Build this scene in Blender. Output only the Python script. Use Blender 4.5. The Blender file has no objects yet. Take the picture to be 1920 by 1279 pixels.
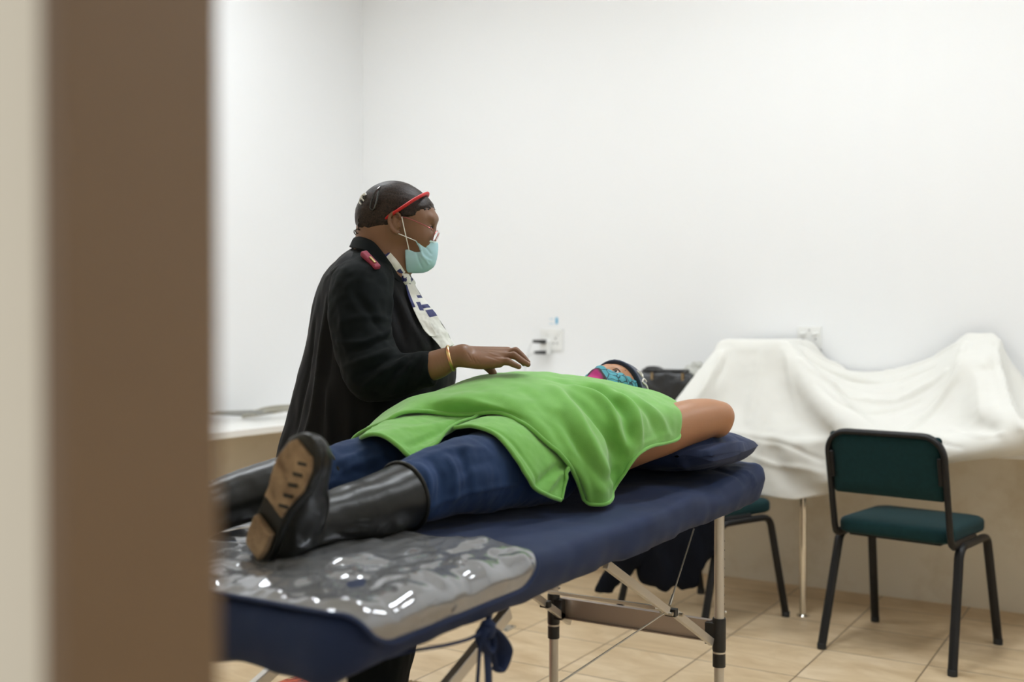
import bpy, math, random, zlib, base64
import numpy as np
from mathutils import noise, Vector, Matrix
random.seed(7); rng = np.random.default_rng(7)
S = bpy.context.scene
COL = S.collection

# ------------------------------------------------------------------ camera
TH = math.radians(31.46); PIT = math.radians(0.778); FL = 2025.0
CAM = np.array([0, 0, 1.22])
CR = np.array([math.cos(TH), math.sin(TH), 0])
CF = np.array([-math.sin(TH)*math.cos(PIT), math.cos(TH)*math.cos(PIT), -math.sin(PIT)])
CU = np.cross(CR, CF)
cd = bpy.data.cameras.new('camera')
cam = bpy.data.objects.new('camera', cd); COL.objects.link(cam)
cam.location = CAM
cam.rotation_euler = (math.pi/2 - PIT, 0, TH)
cd.sensor_width = 36.0; cd.lens = FL/1920*36
cd.clip_start = 0.02
cd.dof.use_dof = True; cd.dof.focus_distance = 2.8; cd.dof.aperture_fstop = 2.0
S.camera = cam

# ------------------------------------------------------------------ world, exposure
w = bpy.data.worlds.new('world'); S.world = w; w.use_nodes = True
bg = w.node_tree.nodes['Background']
bg.inputs[0].default_value = (0.93, 0.96, 1.0, 1); bg.inputs[1].default_value = 0.8
S.view_settings.view_transform = 'Standard'; S.view_settings.look = 'None'
S.view_settings.gamma = 1; S.view_settings.use_curve_mapping = False
S.view_settings.exposure = 0.0
S.cycles.max_bounces = 10; S.cycles.diffuse_bounces = 6; S.cycles.glossy_bounces = 4
S.cycles.transmission_bounces = 6; S.cycles.transparent_max_bounces = 8
S.cycles.use_denoising = True
CEIL = 3.5
LIGHT_POWER = 35.0
# ------------------------------------------------------------------ helpers: where a pixel's ray meets a real plane of the room
def ray(px, py): return CF + (px-960)/FL*CR - (py-639.5)/FL*CU
def onx(px, py, v): d = ray(px, py); return CAM + d*(v-CAM[0])/d[0]
def ony(px, py, v): d = ray(px, py); return CAM + d*(v-CAM[1])/d[1]
def onz(px, py, v): d = ray(px, py); return CAM + d*(v-CAM[2])/d[2]
def ond(px, py, v): return CAM + ray(px, py)*v
def proj(P):
    Q = np.asarray(P)-CAM; z = Q@CF
    return np.stack([960+FL*(Q@CR)/z, 639.5-FL*(Q@CU)/z], -1), z

# ------------------------------------------------------------------ materials
def mat(name, col, rough=0.6, metal=0.0, bump=None, vary=None, sheen=0.0, spec=0.5, coat=0.0, sss=0.0, alpha=None, trans=0.0):
    """bump=(scale,strength,distance[,stretch]); vary=(scale,amount)"""
    m = bpy.data.materials.new(name); m.use_nodes = True
    nt = m.node_tree; b = nt.nodes['Principled BSDF']
    b.inputs['Base Color'].default_value = (*col, 1)
    b.inputs['Roughness'].default_value = rough; b.inputs['Metallic'].default_value = metal
    b.inputs['Specular IOR Level'].default_value = spec
    b.inputs['Sheen Weight'].default_value = sheen
    b.inputs['Coat Weight'].default_value = coat
    if sss:
        b.inputs['Subsurface Weight'].default_value = sss
        b.inputs['Subsurface Radius'].default_value = (1, .4, .2)
        b.inputs['Subsurface Scale'].default_value = 0.006
    if trans: b.inputs['Transmission Weight'].default_value = trans
    if alpha is not None: b.inputs['Alpha'].default_value = alpha
    tc = nt.nodes.new('ShaderNodeTexCoord')
    if vary:
        n = nt.nodes.new('ShaderNodeTexNoise'); n.inputs['Scale'].default_value = vary[0]; n.inputs['Detail'].default_value = 5
        nt.links.new(tc.outputs['Object'], n.inputs['Vector'])
        r = nt.nodes.new('ShaderNodeMapRange')
        r.inputs[1].default_value = .3; r.inputs[2].default_value = .7
        r.inputs[3].default_value = 1-vary[1]; r.inputs[4].default_value = 1+vary[1]
        nt.links.new(n.outputs['Fac'], r.inputs[0])
        mx = nt.nodes.new('ShaderNodeVectorMath'); mx.operation = 'SCALE'
        mx.inputs[0].default_value = col
        nt.links.new(r.outputs[0], mx.inputs['Scale']); nt.links.new(mx.outputs[0], b.inputs['Base Color'])
    if bump:
        n = nt.nodes.new('ShaderNodeTexNoise'); n.inputs['Scale'].default_value = bump[0]; n.inputs['Detail'].default_value = 4
        mp = nt.nodes.new('ShaderNodeMapping')
        if len(bump) > 3: mp.inputs['Scale'].default_value = bump[3]
        nt.links.new(tc.outputs['Object'], mp.inputs[0]); nt.links.new(mp.outputs[0], n.inputs['Vector'])
        bp = nt.nodes.new('ShaderNodeBump'); bp.inputs['Strength'].default_value = bump[1]; bp.inputs['Distance'].default_value = bump[2]
        nt.links.new(n.outputs['Fac'], bp.inputs['Height']); nt.links.new(bp.outputs[0], b.inputs['Normal'])
    return m
def emit(name, col, s):
    m = bpy.data.materials.new(name); m.use_nodes = True
    nt = m.node_tree; nt.nodes.remove(nt.nodes['Principled BSDF'])
    e = nt.nodes.new('ShaderNodeEmission'); e.inputs[0].default_value = (*col, 1); e.inputs[1].default_value = s
    nt.links.new(e.outputs[0], nt.nodes['Material Output'].inputs[0]); return m
def N(m, t): return m.node_tree.nodes.new(t)
def L(m, a, b): m.node_tree.links.new(a, b)

# ------------------------------------------------------------------ objects
ORG = {}
def empty(name, label, cat, loc=(0, 0, 0), rz=0, group=None):
    o = bpy.data.objects.new(name, None); COL.objects.link(o)
    o.location = loc; o.rotation_euler = (0, 0, rz); o.empty_display_size = .05
    o['label'] = label; o['category'] = cat
    if group: o['group'] = group
    ORG[o] = np.array(loc, float)
    return o
def tag(o, label, cat, group=None, kind=None):
    o['label'] = label; o['category'] = cat
    if group: o['group'] = group
    if kind: o['kind'] = kind
    return o
def struct(o): o['kind'] = 'structure'; return o
def mk(name, V, Fc, m, parent=None, smooth=True, local=False, label=None, origin=None):
    """mesh object; V in world coordinates unless local"""
    V = np.asarray(V, float)
    if parent is not None and not local: V = V - ORG[parent]
    org = ORG[parent] if (parent is not None and not local) else np.zeros(3)
    if origin is not None: V = V - np.array(origin)
    me = bpy.data.meshes.new(name)
    me.from_pydata(V.tolist(), [], [tuple(int(i) for i in f) for f in Fc])
    me.validate()
    if smooth: me.polygons.foreach_set('use_smooth', [True]*len(me.polygons))
    for mm in (m if isinstance(m, (list, tuple)) else [m]): me.materials.append(mm)
    o = bpy.data.objects.new(name, me); COL.objects.link(o)
    if parent is not None: o.parent = parent
    if origin is not None: o.location = origin
    ORG[o] = org
    if label: o['label'] = label
    return o
def solid(o, t, off=0):
    m = o.modifiers.new('s', 'SOLIDIFY'); m.thickness = t; m.offset = off; return o
def bevel(o, w, seg=3):
    m = o.modifiers.new('b', 'BEVEL'); m.width = w; m.segments = seg; m.limit_method = 'ANGLE'; m.angle_limit = math.radians(40)
    return o
def subd(o, n=1):
    m = o.modifiers.new('d', 'SUBSURF'); m.levels = n; m.render_levels = n; return o

class MB:
    def __init__(s): s.V = []; s.F = []; s.M = []; s.mi = 0
    def add(s, V, Fc):
        b = len(s.V); s.V += [tuple(map(float, v)) for v in V]; s.F += [tuple(i+b for i in f) for f in Fc]; s.M += [s.mi]*len(Fc); return s
    def box(s, c, d, rot=None):
        V = [np.array([x*d[0]/2, y*d[1]/2, z*d[2]/2]) for x in (-1, 1) for y in (-1, 1) for z in (-1, 1)]
        if rot is not None: V = [rot@v for v in V]
        V = [v+np.array(c) for v in V]
        return s.add(V, [(0, 1, 3, 2), (4, 6, 7, 5), (0, 4, 5, 1), (2, 3, 7, 6), (0, 2, 6, 4), (1, 5, 7, 3)])
    def bar(s, a, b, wd, ht, up=(0, 0, 1)):
        """rectangular bar from a to b"""
        a = np.array(a, float); b = np.array(b, float); t = (b-a)/np.linalg.norm(b-a)
        u = np.array(up, float); x = np.cross(t, u); x /= np.linalg.norm(x); u = np.cross(x, t)
        return s.box((a+b)/2, (wd, np.linalg.norm(b-a), ht), np.stack([x, t, u], 1))
    def tube(s, P, r, n=12, cap=True, flat=None, closed=False):
        """tube along points; r scalar or list; flat=(a,b) scales of the section"""
        P = np.asarray(P, float); m = len(P)
        r = np.full(m, r) if np.isscalar(r) else np.asarray(r, float)
        T = np.gradient(P, axis=0)
        if closed: T = np.roll(P, -1, 0)-np.roll(P, 1, 0)
        T /= np.linalg.norm(T, axis=1)[:, None]+1e-12
        ref = np.array([0, 0, 1.]) if abs(T[0][2]) < .9 else np.array([1., 0, 0])
        nx = np.cross(ref, T[0]); nx /= np.linalg.norm(nx)
        V = []
        fa, fb = flat or (1, 1)
        for i in range(m):
            nx = nx-T[i]*(nx@T[i]); nx /= np.linalg.norm(nx); ny = np.cross(T[i], nx)
            for k in range(n):
                a = 2*math.pi*k/n
                V.append(P[i]+r[i]*(math.cos(a)*nx*fa+math.sin(a)*ny*fb))
        Fc = []
        for i in range(m if closed else m-1):
            j = (i+1) % m
            for k in range(n):
                k2 = (k+1) % n
                Fc.append((i*n+k, i*n+k2, j*n+k2, j*n+k))
        if cap and not closed:
            Fc.append(tuple(range(n))[::-1]); Fc.append(tuple((m-1)*n+k for k in range(n)))
        return s.add(V, Fc)
    def lathe(s, prof, c, axis=(0, 0, 1), n=24):
        """prof: list of (radius, height) along axis from c"""
        ax = np.array(axis, float); ax /= np.linalg.norm(ax)
        ref = np.array([1., 0, 0]) if abs(ax[0]) < .8 else np.array([0, 1., 0])
        x = np.cross(ax, ref); x /= np.linalg.norm(x); y = np.cross(ax, x); V = []
        for (r, h) in prof:
            for k in range(n):
                a = 2*math.pi*k/n; V.append(np.array(c)+ax*h+r*(x*math.cos(a)+y*math.sin(a)))
        Fc = []
        for i in range(len(prof)-1):
            for k in range(n): Fc.append((i*n+k, i*n+(k+1) % n, (i+1)*n+(k+1) % n, (i+1)*n+k))
        Fc.append(tuple(range(n))[::-1]); Fc.append(tuple((len(prof)-1)*n+k for k in range(n)))
        return s.add(V, Fc)
    def obj(s, name, m, parent=None, smooth=True, local=False, label=None):
        o = mk(name, s.V, s.F, m, parent, smooth, local, label)
        if isinstance(m, (list, tuple)):
            o.data.polygons.foreach_set('material_index', s.M)
        if smooth:
            o.data.set_sharp_from_angle(angle=math.radians(38))
        return o

def cr(P, n=8, closed=False):
    """Catmull-Rom through points (any dimension)"""
    P = np.asarray(P, float); m = len(P); out = []
    idx = range(m if closed else m-1)
    for i in idx:
        if closed: p0, p1, p2, p3 = P[(i-1) % m], P[i], P[(i+1) % m], P[(i+2) % m]
        else: p0, p1, p2, p3 = P[max(i-1, 0)], P[i], P[i+1], P[min(i+2, m-1)]
        if not closed and i == 0: p0 = 2*p1-p2
        if not closed and i == m-2: p3 = 2*p2-p1
        for t in np.arange(n)/n:
            out.append(.5*((2*p1)+(-p0+p2)*t+(2*p0-5*p1+4*p2-p3)*t*t+(-p0+3*p1-3*p2+p3)*t**3))
    if not closed: out.append(P[-1])
    return np.array(out)
def rescale(P, n):
    """resample polyline to n points by arc length"""
    P = np.asarray(P, float); d = np.r_[0, np.cumsum(np.linalg.norm(np.diff(P, axis=0), axis=1))]
    t = np.linspace(0, d[-1], n); return np.stack([np.interp(t, d, P[:, k]) for k in range(P.shape[1])], 1)
def gridfaces(nu, nv):
    i, j = np.meshgrid(np.arange(nu-1), np.arange(nv-1), indexing='ij')
    a = i*nv+j; return np.stack([a, a+nv, a+nv+1, a+1], -1).reshape(-1, 4)
def patch(rows, nu=80, nv=80):
    """smooth surface through rows of 3D points: every row resampled, then interpolated across rows"""
    Rr = np.array([rescale(cr(r, 10), nv) for r in rows])
    A = cr(Rr.reshape(len(rows), -1), 12)
    t = np.linspace(0, len(A)-1, nu); i = np.floor(t).astype(int).clip(0, len(A)-2); f = (t-i)[:, None]
    A = A[i]*(1-f)+A[i+1]*f
    return A.reshape(nu, nv, 3)
def gnormals(G):
    a = np.gradient(G, axis=0); b = np.gradient(G, axis=1); n = np.cross(a, b)
    return n/(np.linalg.norm(n, axis=2)[..., None]+1e-12)
def vnoise(P, sc, seed=0, oct=3):
    P = np.asarray(P)*sc+seed*13.7
    return np.array([noise.fractal(Vector(p), 1.0, 2.0, oct) for p in P])
def vnormals(V, Fc):
    Fc = np.asarray(Fc); n = np.cross(V[Fc[:, 2]]-V[Fc[:, 0]], V[Fc[:, 3]]-V[Fc[:, 1]])
    out = np.zeros_like(V)
    for k in range(4): np.add.at(out, Fc[:, k], n)
    return out/(np.linalg.norm(out, axis=1)[:, None]+1e-12)
def smoothV(V, Fc, it=2, lam=.5):
    Fc = np.asarray(Fc); E = np.concatenate([Fc[:, [0, 1]], Fc[:, [1, 2]], Fc[:, [2, 3]], Fc[:, [3, 0]]]); E = np.concatenate([E, E[:, ::-1]])
    cnt = np.bincount(E[:, 0], minlength=len(V))[:, None]+1e-9
    for _ in range(it):
        acc = np.stack([np.bincount(E[:, 0], weights=V[E[:, 1], k], minlength=len(V)) for k in range(3)], 1)
        V = V*(1-lam)+lam*acc/cnt
    return V
def segdist(P, line):
    """distance of points P to a polyline and the parameter 0..1 along it"""
    best = np.full(len(P), 1e9); par = np.zeros(len(P)); m = len(line)-1
    for i in range(m):
        a, b = line[i], line[i+1]; ab = b-a; t = np.clip(((P-a)@ab)/(ab@ab+1e-12), 0, 1)
        d = np.linalg.norm(P-a-t[:, None]*ab, axis=1); k = d < best
        best[k] = d[k]; par[k] = (i+t[k])/m
    return best, par
def strokes(V, Nn, lst):
    """cloth folds: each stroke = (pixel polyline, amplitude, width); its 3D path is found on the camera-facing cloth, the displacement is by 3D distance"""
    pp, z = proj(V)
    face = ((V-CAM)*Nn).sum(1) < 0
    idx = np.where(face)[0]; pf = pp[idx]; zf = z[idx]
    D = np.zeros(len(V))
    for (pl, amp, wd) in lst:
        line = []
        for q in rescale(cr(np.array(pl, float), 6), 14):
            d = np.hypot(*(pf-q).T)
            near = np.where(d < max(6, d.min()+1.0))[0]
            k = near[np.argmin(zf[near])]; line.append(V[idx[k]])
        line = np.array(line)
        for _ in range(3): line[1:-1] = (line[:-2]+2*line[1:-1]+line[2:])/4
        d, t = segdist(V, line)
        D += amp*np.exp(-(d/wd)**2)*np.sin(np.pi*np.clip(t*.86+.07, 0, 1))**.5
    return V+Nn*D[:, None]

# ------------------------------------------------------------------ signed distance bodies -> one continuous surface
class SDF:
    def __init__(s, lo, hi, h):
        s.lo = np.array(lo, float); s.h = h
        s.n = np.ceil((np.array(hi)-s.lo)/h).astype(int)+1
        s.ax = [s.lo[k]+h*np.arange(s.n[k]) for k in range(3)]
        s.D = np.full(s.n, .5, np.float32)
    def sub(s, lo, hi):
        a = np.clip(np.floor((np.array(lo)-s.lo)/s.h).astype(int), 0, s.n); b = np.clip(np.ceil((np.array(hi)-s.lo)/s.h).astype(int)+1, 0, s.n)
        sl = tuple(slice(a[k], b[k]) for k in range(3))
        X = np.meshgrid(*[s.ax[k][sl[k]] for k in range(3)], indexing='ij', sparse=True)
        return sl, X
    def mix(s, sl, d, k, neg=False):
        a = s.D[sl]; d = d.astype(np.float32)
        if neg: a, d = -a, d
        if k > 0:
            h = np.clip(.5+.5*(a-d)/k, 0, 1); r = a+(d-a)*h-k*h*(1-h)
        else: r = np.minimum(a, d)
        s.D[sl] = -r if neg else r
    def tube(s, P, r, k=.02, flat=None, dens=6, neg=False):
        """round chain; flat=(axis, factor): section squashed along axis"""
        P = np.asarray(P, float); r = np.asarray(r, float)*np.ones(len(P))
        Q = cr(np.c_[P, r], dens) if len(P) > 2 else np.c_[P, r]
        m = Q[:, 3].max()+k+.03
        sl, X = s.sub(Q[:, :3].min(0)-m, Q[:, :3].max(0)+m)
        best = None
        for i in range(len(Q)-1):
            a, b = Q[i, :3], Q[i+1, :3]; ab = b-a; L2 = ab@ab+1e-12
            t = np.clip(((X[0]-a[0])*ab[0]+(X[1]-a[1])*ab[1]+(X[2]-a[2])*ab[2])/L2, 0, 1)
            dx, dy, dz = X[0]-a[0]-t*ab[0], X[1]-a[1]-t*ab[1], X[2]-a[2]-t*ab[2]
            if flat is not None:
                f = np.array(flat[0], float); f /= np.linalg.norm(f); c = (dx*f[0]+dy*f[1]+dz*f[2])*(1/flat[1]-1)
                dx, dy, dz = dx+c*f[0], dy+c*f[1], dz+c*f[2]
            d = np.sqrt(dx*dx+dy*dy+dz*dz)-(Q[i, 3]*(1-t)+Q[i+1, 3]*t)
            best = d if best is None else np.minimum(best, d)
        s.mix(sl, best, k, neg); return s
    def ell(s, c, r, k=.02, rot=None, neg=False):
        c = np.array(c, float); r = np.array(r, float)*np.ones(3); m = r.max()+k+.03
        sl, X = s.sub(c-m, c+m); x, y, z = X[0]-c[0], X[1]-c[1], X[2]-c[2]
        if rot is not None:
            M = np.asarray(rot).T; x, y, z = M[0, 0]*x+M[0, 1]*y+M[0, 2]*z, M[1, 0]*x+M[1, 1]*y+M[1, 2]*z, M[2, 0]*x+M[2, 1]*y+M[2, 2]*z
        k0 = np.sqrt((x/r[0])**2+(y/r[1])**2+(z/r[2])**2); k1 = np.sqrt((x/r[0]**2)**2+(y/r[1]**2)**2+(z/r[2]**2)**2)+1e-9
        s.mix(sl, k0*(k0-1)/k1, k, neg); return s
    def stack(s, zs, cx, cy, rx, ry, k=.02, axis=2, ang=0., p=2.0):
        """body along an axis with elliptic sections given at stations zs"""
        o = [i for i in range(3) if i != axis]; zs = np.array(zs, float)
        zf = np.linspace(zs[0], zs[-1], 80)
        def ip(v):
            Q = cr(np.c_[zs, v], 8); return np.interp(zf, Q[:, 0], Q[:, 1])
        cx, cy, rx, ry = [ip(np.array(v, float)*np.ones(len(zs))) for v in (cx, cy, rx, ry)]
        m = max(rx.max(), ry.max())*1.1+k+.03; lo = np.zeros(3); hi = np.zeros(3)
        lo[axis], hi[axis] = zs[0]-.05, zs[-1]+.05
        lo[o[0]], hi[o[0]], lo[o[1]], hi[o[1]] = cx.min()-m, cx.max()+m, cy.min()-m, cy.max()+m
        sl, X = s.sub(lo, hi); z = X[axis]; u = X[o[0]]; v = X[o[1]]
        I = lambda q: np.interp(z, zf, q)
        x, y = u-I(cx), v-I(cy)
        ca, sa = math.cos(ang), math.sin(ang); x, y = ca*x+sa*y, -sa*x+ca*y
        a, b = I(rx), I(ry)
        nn = (np.abs(x/a)**p+np.abs(y/b)**p)**(1/p)
        d = (nn-1)*np.minimum(a, b)
        q = np.maximum(zs[0]-z, z-zs[-1])+0*d
        kk = .02; h = np.clip(.5+.5*(d-q)/kk, 0, 1); d = q+(d-q)*h+kk*h*(1-h)
        s.mix(sl, d, k); return s
    def cut(s, nrm, pt, k=0.0):
        """remove the side the normal points to"""
        n = np.array(nrm, float); n /= np.linalg.norm(n); X = np.meshgrid(*s.ax, indexing='ij', sparse=True)
        q = (X[0]-pt[0])*n[0]+(X[1]-pt[1])*n[1]+(X[2]-pt[2])*n[2]
        if k > 0:
            h = np.clip(.5+.5*(s.D-q)/k, 0, 1); s.D = (q+(s.D-q)*h+k*h*(1-h)).astype(np.float32)
        else: s.D = np.maximum(s.D, q).astype(np.float32)
        return s
    def mesh(s, smooth=2):
        D = s.D; D[0] = D[-1] = .1; D[:, 0] = D[:, -1] = .1; D[:, :, 0] = D[:, :, -1] = .1
        ins = D < 0; nx, ny, nz = D.shape
        cor = [(i, j, k) for i in (0, 1) for j in (0, 1) for k in (0, 1)]
        sh = lambda A, c: A[c[0]:nx-1+c[0], c[1]:ny-1+c[1], c[2]:nz-1+c[2]]
        cnt = sum(sh(ins, c).astype(np.uint8) for c in cor)
        cells = np.argwhere((cnt > 0) & (cnt < 8)); idx = -np.ones((nx-1, ny-1, nz-1), np.int64)
        idx[tuple(cells.T)] = np.arange(len(cells))
        acc = np.zeros((len(cells), 3)); nn = np.zeros(len(cells))
        for axis in range(3):
            for c in cor:
                if c[axis]: continue
                c2 = list(c); c2[axis] = 1
                a = D[tuple((cells+c).T)]; b = D[tuple((cells+c2).T)]; k = (a < 0) != (b < 0)
                t = np.where(k, a/(a-b+1e-20), 0); p = np.array(c, float)[None].repeat(len(cells), 0); p[:, axis] += t
                acc[k] += p[k]; nn[k] += 1
        V = s.lo+s.h*(cells+acc/nn[:, None]); Fc = []
        for axis in range(3):
            o1, o2 = (axis+1) % 3, (axis+2) % 3
            a = [slice(None)]*3; b = [slice(None)]*3; a[axis] = slice(0, -1); b[axis] = slice(1, None)
            A, B = ins[tuple(a)], ins[tuple(b)]
            e = np.argwhere(A != B); flip = A[tuple(e.T)]
            e1, e2, e12 = e.copy(), e.copy(), e.copy()
            e1[:, o1] -= 1; e2[:, o2] -= 1; e12[:, o1] -= 1; e12[:, o2] -= 1
            ok = (e12.min(1) >= 0) & (e < np.array(idx.shape)).all(1)
            e, e1, e2, e12, flip = e[ok], e1[ok], e2[ok], e12[ok], flip[ok]
            q = np.stack([idx[tuple(e.T)], idx[tuple(e1.T)], idx[tuple(e12.T)], idx[tuple(e2.T)]], 1)
            q[~flip] = q[~flip][:, ::-1]; Fc.append(q)
        Fc = np.concatenate(Fc)
        Fc = Fc[(Fc >= 0).all(1)]
        return smoothV(V, Fc, smooth), Fc
def pick(Fc, keep):
    """faces whose every vertex is kept"""
    return Fc[keep[Fc].all(1)]
def frame(x, y=None, z=None):
    """rotation matrix with columns x, y', z' (orthonormalised)"""
    x = np.array(x, float); x /= np.linalg.norm(x); y = np.array(y, float); y -= x*(x@y); y /= np.linalg.norm(y)
    return np.stack([x, y, np.cross(x, y)], 1)
def polysd(u, v, poly):
    """signed distance (negative inside) to a polygon, u and v arrays"""
    P = np.asarray(poly, float); d = None; ins = None; n = len(P)
    for i in range(n):
        a, b = P[i], P[(i+1) % n]; e = b-a; w0, w1 = u-a[0], v-a[1]
        t = np.clip((w0*e[0]+w1*e[1])/(e@e+1e-12), 0, 1); q = (w0-e[0]*t)**2+(w1-e[1]*t)**2
        d = q if d is None else np.minimum(d, q)
        c = ((a[1] > v) != (b[1] > v)) & (u < (b[0]-a[0])*(v-a[1])/(b[1]-a[1]+1e-12)+a[0])
        ins = c if ins is None else ins ^ c
    return np.sqrt(d)*np.where(ins, -1, 1)
def sidecut(s, px_poly, depth, k=0.0):
    """keep only what lies in a side-view outline (profile drawn at the head's mid plane, extruded sideways)"""
    pts = []
    for q in px_poly:
        p = ond(q[0], q[1], depth); pts.append((p@CR, p[2]))
    X = np.meshgrid(*s.ax, indexing='ij', sparse=True)
    u = X[0]*CR[0]+X[1]*CR[1]+0*X[2]; v = X[2]+0*u
    q = polysd(u, v, pts).astype(np.float32)
    if k > 0:
        h = np.clip(.5+.5*(s.D-q)/k, 0, 1); s.D = (q+(s.D-q)*h+k*h*(1-h)).astype(np.float32)
    else: s.D = np.maximum(s.D, q)
    return s
# ================================================================== the room
BX = 5.03                      # back wall plane (y)
LX = -4.12                     # left wall plane (x)
RXW = 2.2; FY = 0.50
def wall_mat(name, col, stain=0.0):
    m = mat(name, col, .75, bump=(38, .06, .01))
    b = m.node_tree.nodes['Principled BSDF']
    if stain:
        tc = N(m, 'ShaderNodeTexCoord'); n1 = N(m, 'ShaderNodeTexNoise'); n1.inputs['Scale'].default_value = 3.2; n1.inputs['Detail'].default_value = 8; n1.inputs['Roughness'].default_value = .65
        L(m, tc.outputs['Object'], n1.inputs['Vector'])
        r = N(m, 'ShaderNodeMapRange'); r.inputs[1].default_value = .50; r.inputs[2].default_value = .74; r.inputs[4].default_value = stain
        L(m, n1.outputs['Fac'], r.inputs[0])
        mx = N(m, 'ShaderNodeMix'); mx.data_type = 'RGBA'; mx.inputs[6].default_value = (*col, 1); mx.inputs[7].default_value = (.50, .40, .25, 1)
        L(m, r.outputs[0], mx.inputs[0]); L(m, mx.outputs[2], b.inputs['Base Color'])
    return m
M_wall = wall_mat('wall_paint', (.83, .835, .84))
M_low = wall_mat('lower_wall_shade_tint', (.76, .71, .61), .55)  # white wall with counter shade and warm floor bounce in its colour, plus stains
M_ceil = mat('ceiling_paint', (.85, .85, .85), .8)
def plane(name, pts, m):
    o = mk(name, pts, [tuple(range(len(pts)))], m, smooth=False); return struct(o)
# floor: beige ceramic tiles laid in a square grid
M_floor = bpy.data.materials.new('floor_tiles'); M_floor.use_nodes = True
m = M_floor; b = m.node_tree.nodes['Principled BSDF']
tc = N(m, 'ShaderNodeTexCoord'); sep = N(m, 'ShaderNodeSeparateXYZ'); L(m, tc.outputs['Object'], sep.inputs[0])
def mth(m, op, a, bb=None, c=None):
    n = N(m, 'ShaderNodeMath'); n.operation = op
    for i, v in enumerate((a, bb, c)):
        if v is None: continue
        if isinstance(v, (int, float)): n.inputs[i].default_value = v
        else: L(m, v, n.inputs[i])
    return n.outputs[0]
PITCH = .3685
gx = mth(m, 'PINGPONG', mth(m, 'ADD', sep.outputs[0], 1.113), PITCH/2)   # 0 at a joint
gy = mth(m, 'PINGPONG', mth(m, 'ADD', sep.outputs[1], -3.712), PITCH/2)
dj = mth(m, 'MINIMUM', gx, gy)
joint = N(m, 'ShaderNodeMapRange'); joint.inputs[1].default_value = .0016; joint.inputs[2].default_value = .0032; joint.inputs[3].default_value = 1; joint.inputs[4].default_value = 0
L(m, dj, joint.inputs[0])
cx = mth(m, 'FLOOR', mth(m, 'DIVIDE', mth(m, 'ADD', sep.outputs[0], 1.113), PITCH)); cy = mth(m, 'FLOOR', mth(m, 'DIVIDE', mth(m, 'ADD', sep.outputs[1], -3.712), PITCH))
cmb = N(m, 'ShaderNodeCombineXYZ'); L(m, cx, cmb.inputs[0]); L(m, cy, cmb.inputs[1])
wn = N(m, 'ShaderNodeTexWhiteNoise'); L(m, cmb.outputs[0], wn.inputs['Vector'])
off = N(m, 'ShaderNodeVectorMath'); off.operation = 'SCALE'; L(m, wn.outputs['Color'], off.inputs[0]); off.inputs['Scale'].default_value = 9
mp = N(m, 'ShaderNodeMapping'); mp.inputs['Scale'].default_value = (1.0, 2.6, 1); mp.inputs['Rotation'].default_value = (0, 0, .5); L(m, tc.outputs['Object'], mp.inputs[0])
ad = N(m, 'ShaderNodeVectorMath'); L(m, mp.outputs[0], ad.inputs[0]); L(m, off.outputs[0], ad.inputs[1])
nz = N(m, 'ShaderNodeTexNoise'); nz.inputs['Scale'].default_value = 3.4; nz.inputs['Detail'].default_value = 7; nz.inputs['Roughness'].default_value = .6; nz.inputs['Distortion'].default_value = .9
L(m, ad.outputs[0], nz.inputs['Vector'])
rp = N(m, 'ShaderNodeValToRGB'); e = rp.color_ramp.elements
e[0].position = .3; e[0].color = (.50, .36, .205, 1); e[1].position = .72; e[1].color = (.72, .575, .395, 1)
e2 = rp.color_ramp.elements.new(.52); e2.color = (.62, .475, .30, 1)
L(m, nz.outputs['Fac'], rp.inputs[0])
mx = N(m, 'ShaderNodeMix'); mx.data_type = 'RGBA'; L(m, joint.outputs[0], mx.inputs[0]); L(m, rp.outputs[0], mx.inputs[6]); mx.inputs[7].default_value = (.16, .11, .065, 1)
L(m, mx.outputs[2], b.inputs['Base Color']); b.inputs['Roughness'].default_value = .33
bp = N(m, 'ShaderNodeBump'); bp.inputs['Strength'].default_value = .5; bp.inputs['Distance'].default_value = .002; bp.invert = True
L(m, joint.outputs[0], bp.inputs['Height']); L(m, bp.outputs[0], b.inputs['Normal'])
plane('floor', [(LX-.1, -2.2, 0), (RXW+.1, -2.2, 0), (RXW+.1, BX+.1, 0), (LX-.1, BX+.1, 0)], M_floor)
plane('ceiling', [(LX-.1, FY, CEIL), (LX-.1, BX+.1, CEIL), (RXW+.1, BX+.1, CEIL), (RXW+.1, FY, CEIL)], M_ceil)
def slab(name, a, b_, m):
    q = MB(); q.box([(a[i]+b_[i])/2 for i in range(3)], [b_[i]-a[i] for i in range(3)]); return struct(q.obj(name, m, smooth=False))
CT = .75
# walls: smooth white paint above the counter, the same wall with shade painted in below it
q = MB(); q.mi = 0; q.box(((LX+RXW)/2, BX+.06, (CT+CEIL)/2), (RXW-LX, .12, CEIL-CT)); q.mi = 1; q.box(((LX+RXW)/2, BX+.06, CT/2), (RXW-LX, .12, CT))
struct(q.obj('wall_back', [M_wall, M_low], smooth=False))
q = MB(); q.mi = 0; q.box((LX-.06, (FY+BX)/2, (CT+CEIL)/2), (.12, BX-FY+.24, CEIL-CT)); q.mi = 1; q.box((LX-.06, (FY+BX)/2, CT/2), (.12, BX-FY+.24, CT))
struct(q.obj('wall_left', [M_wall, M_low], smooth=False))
slab('wall_right', (RXW, FY, 0), (RXW+.12, BX, CEIL), M_wall)
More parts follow.
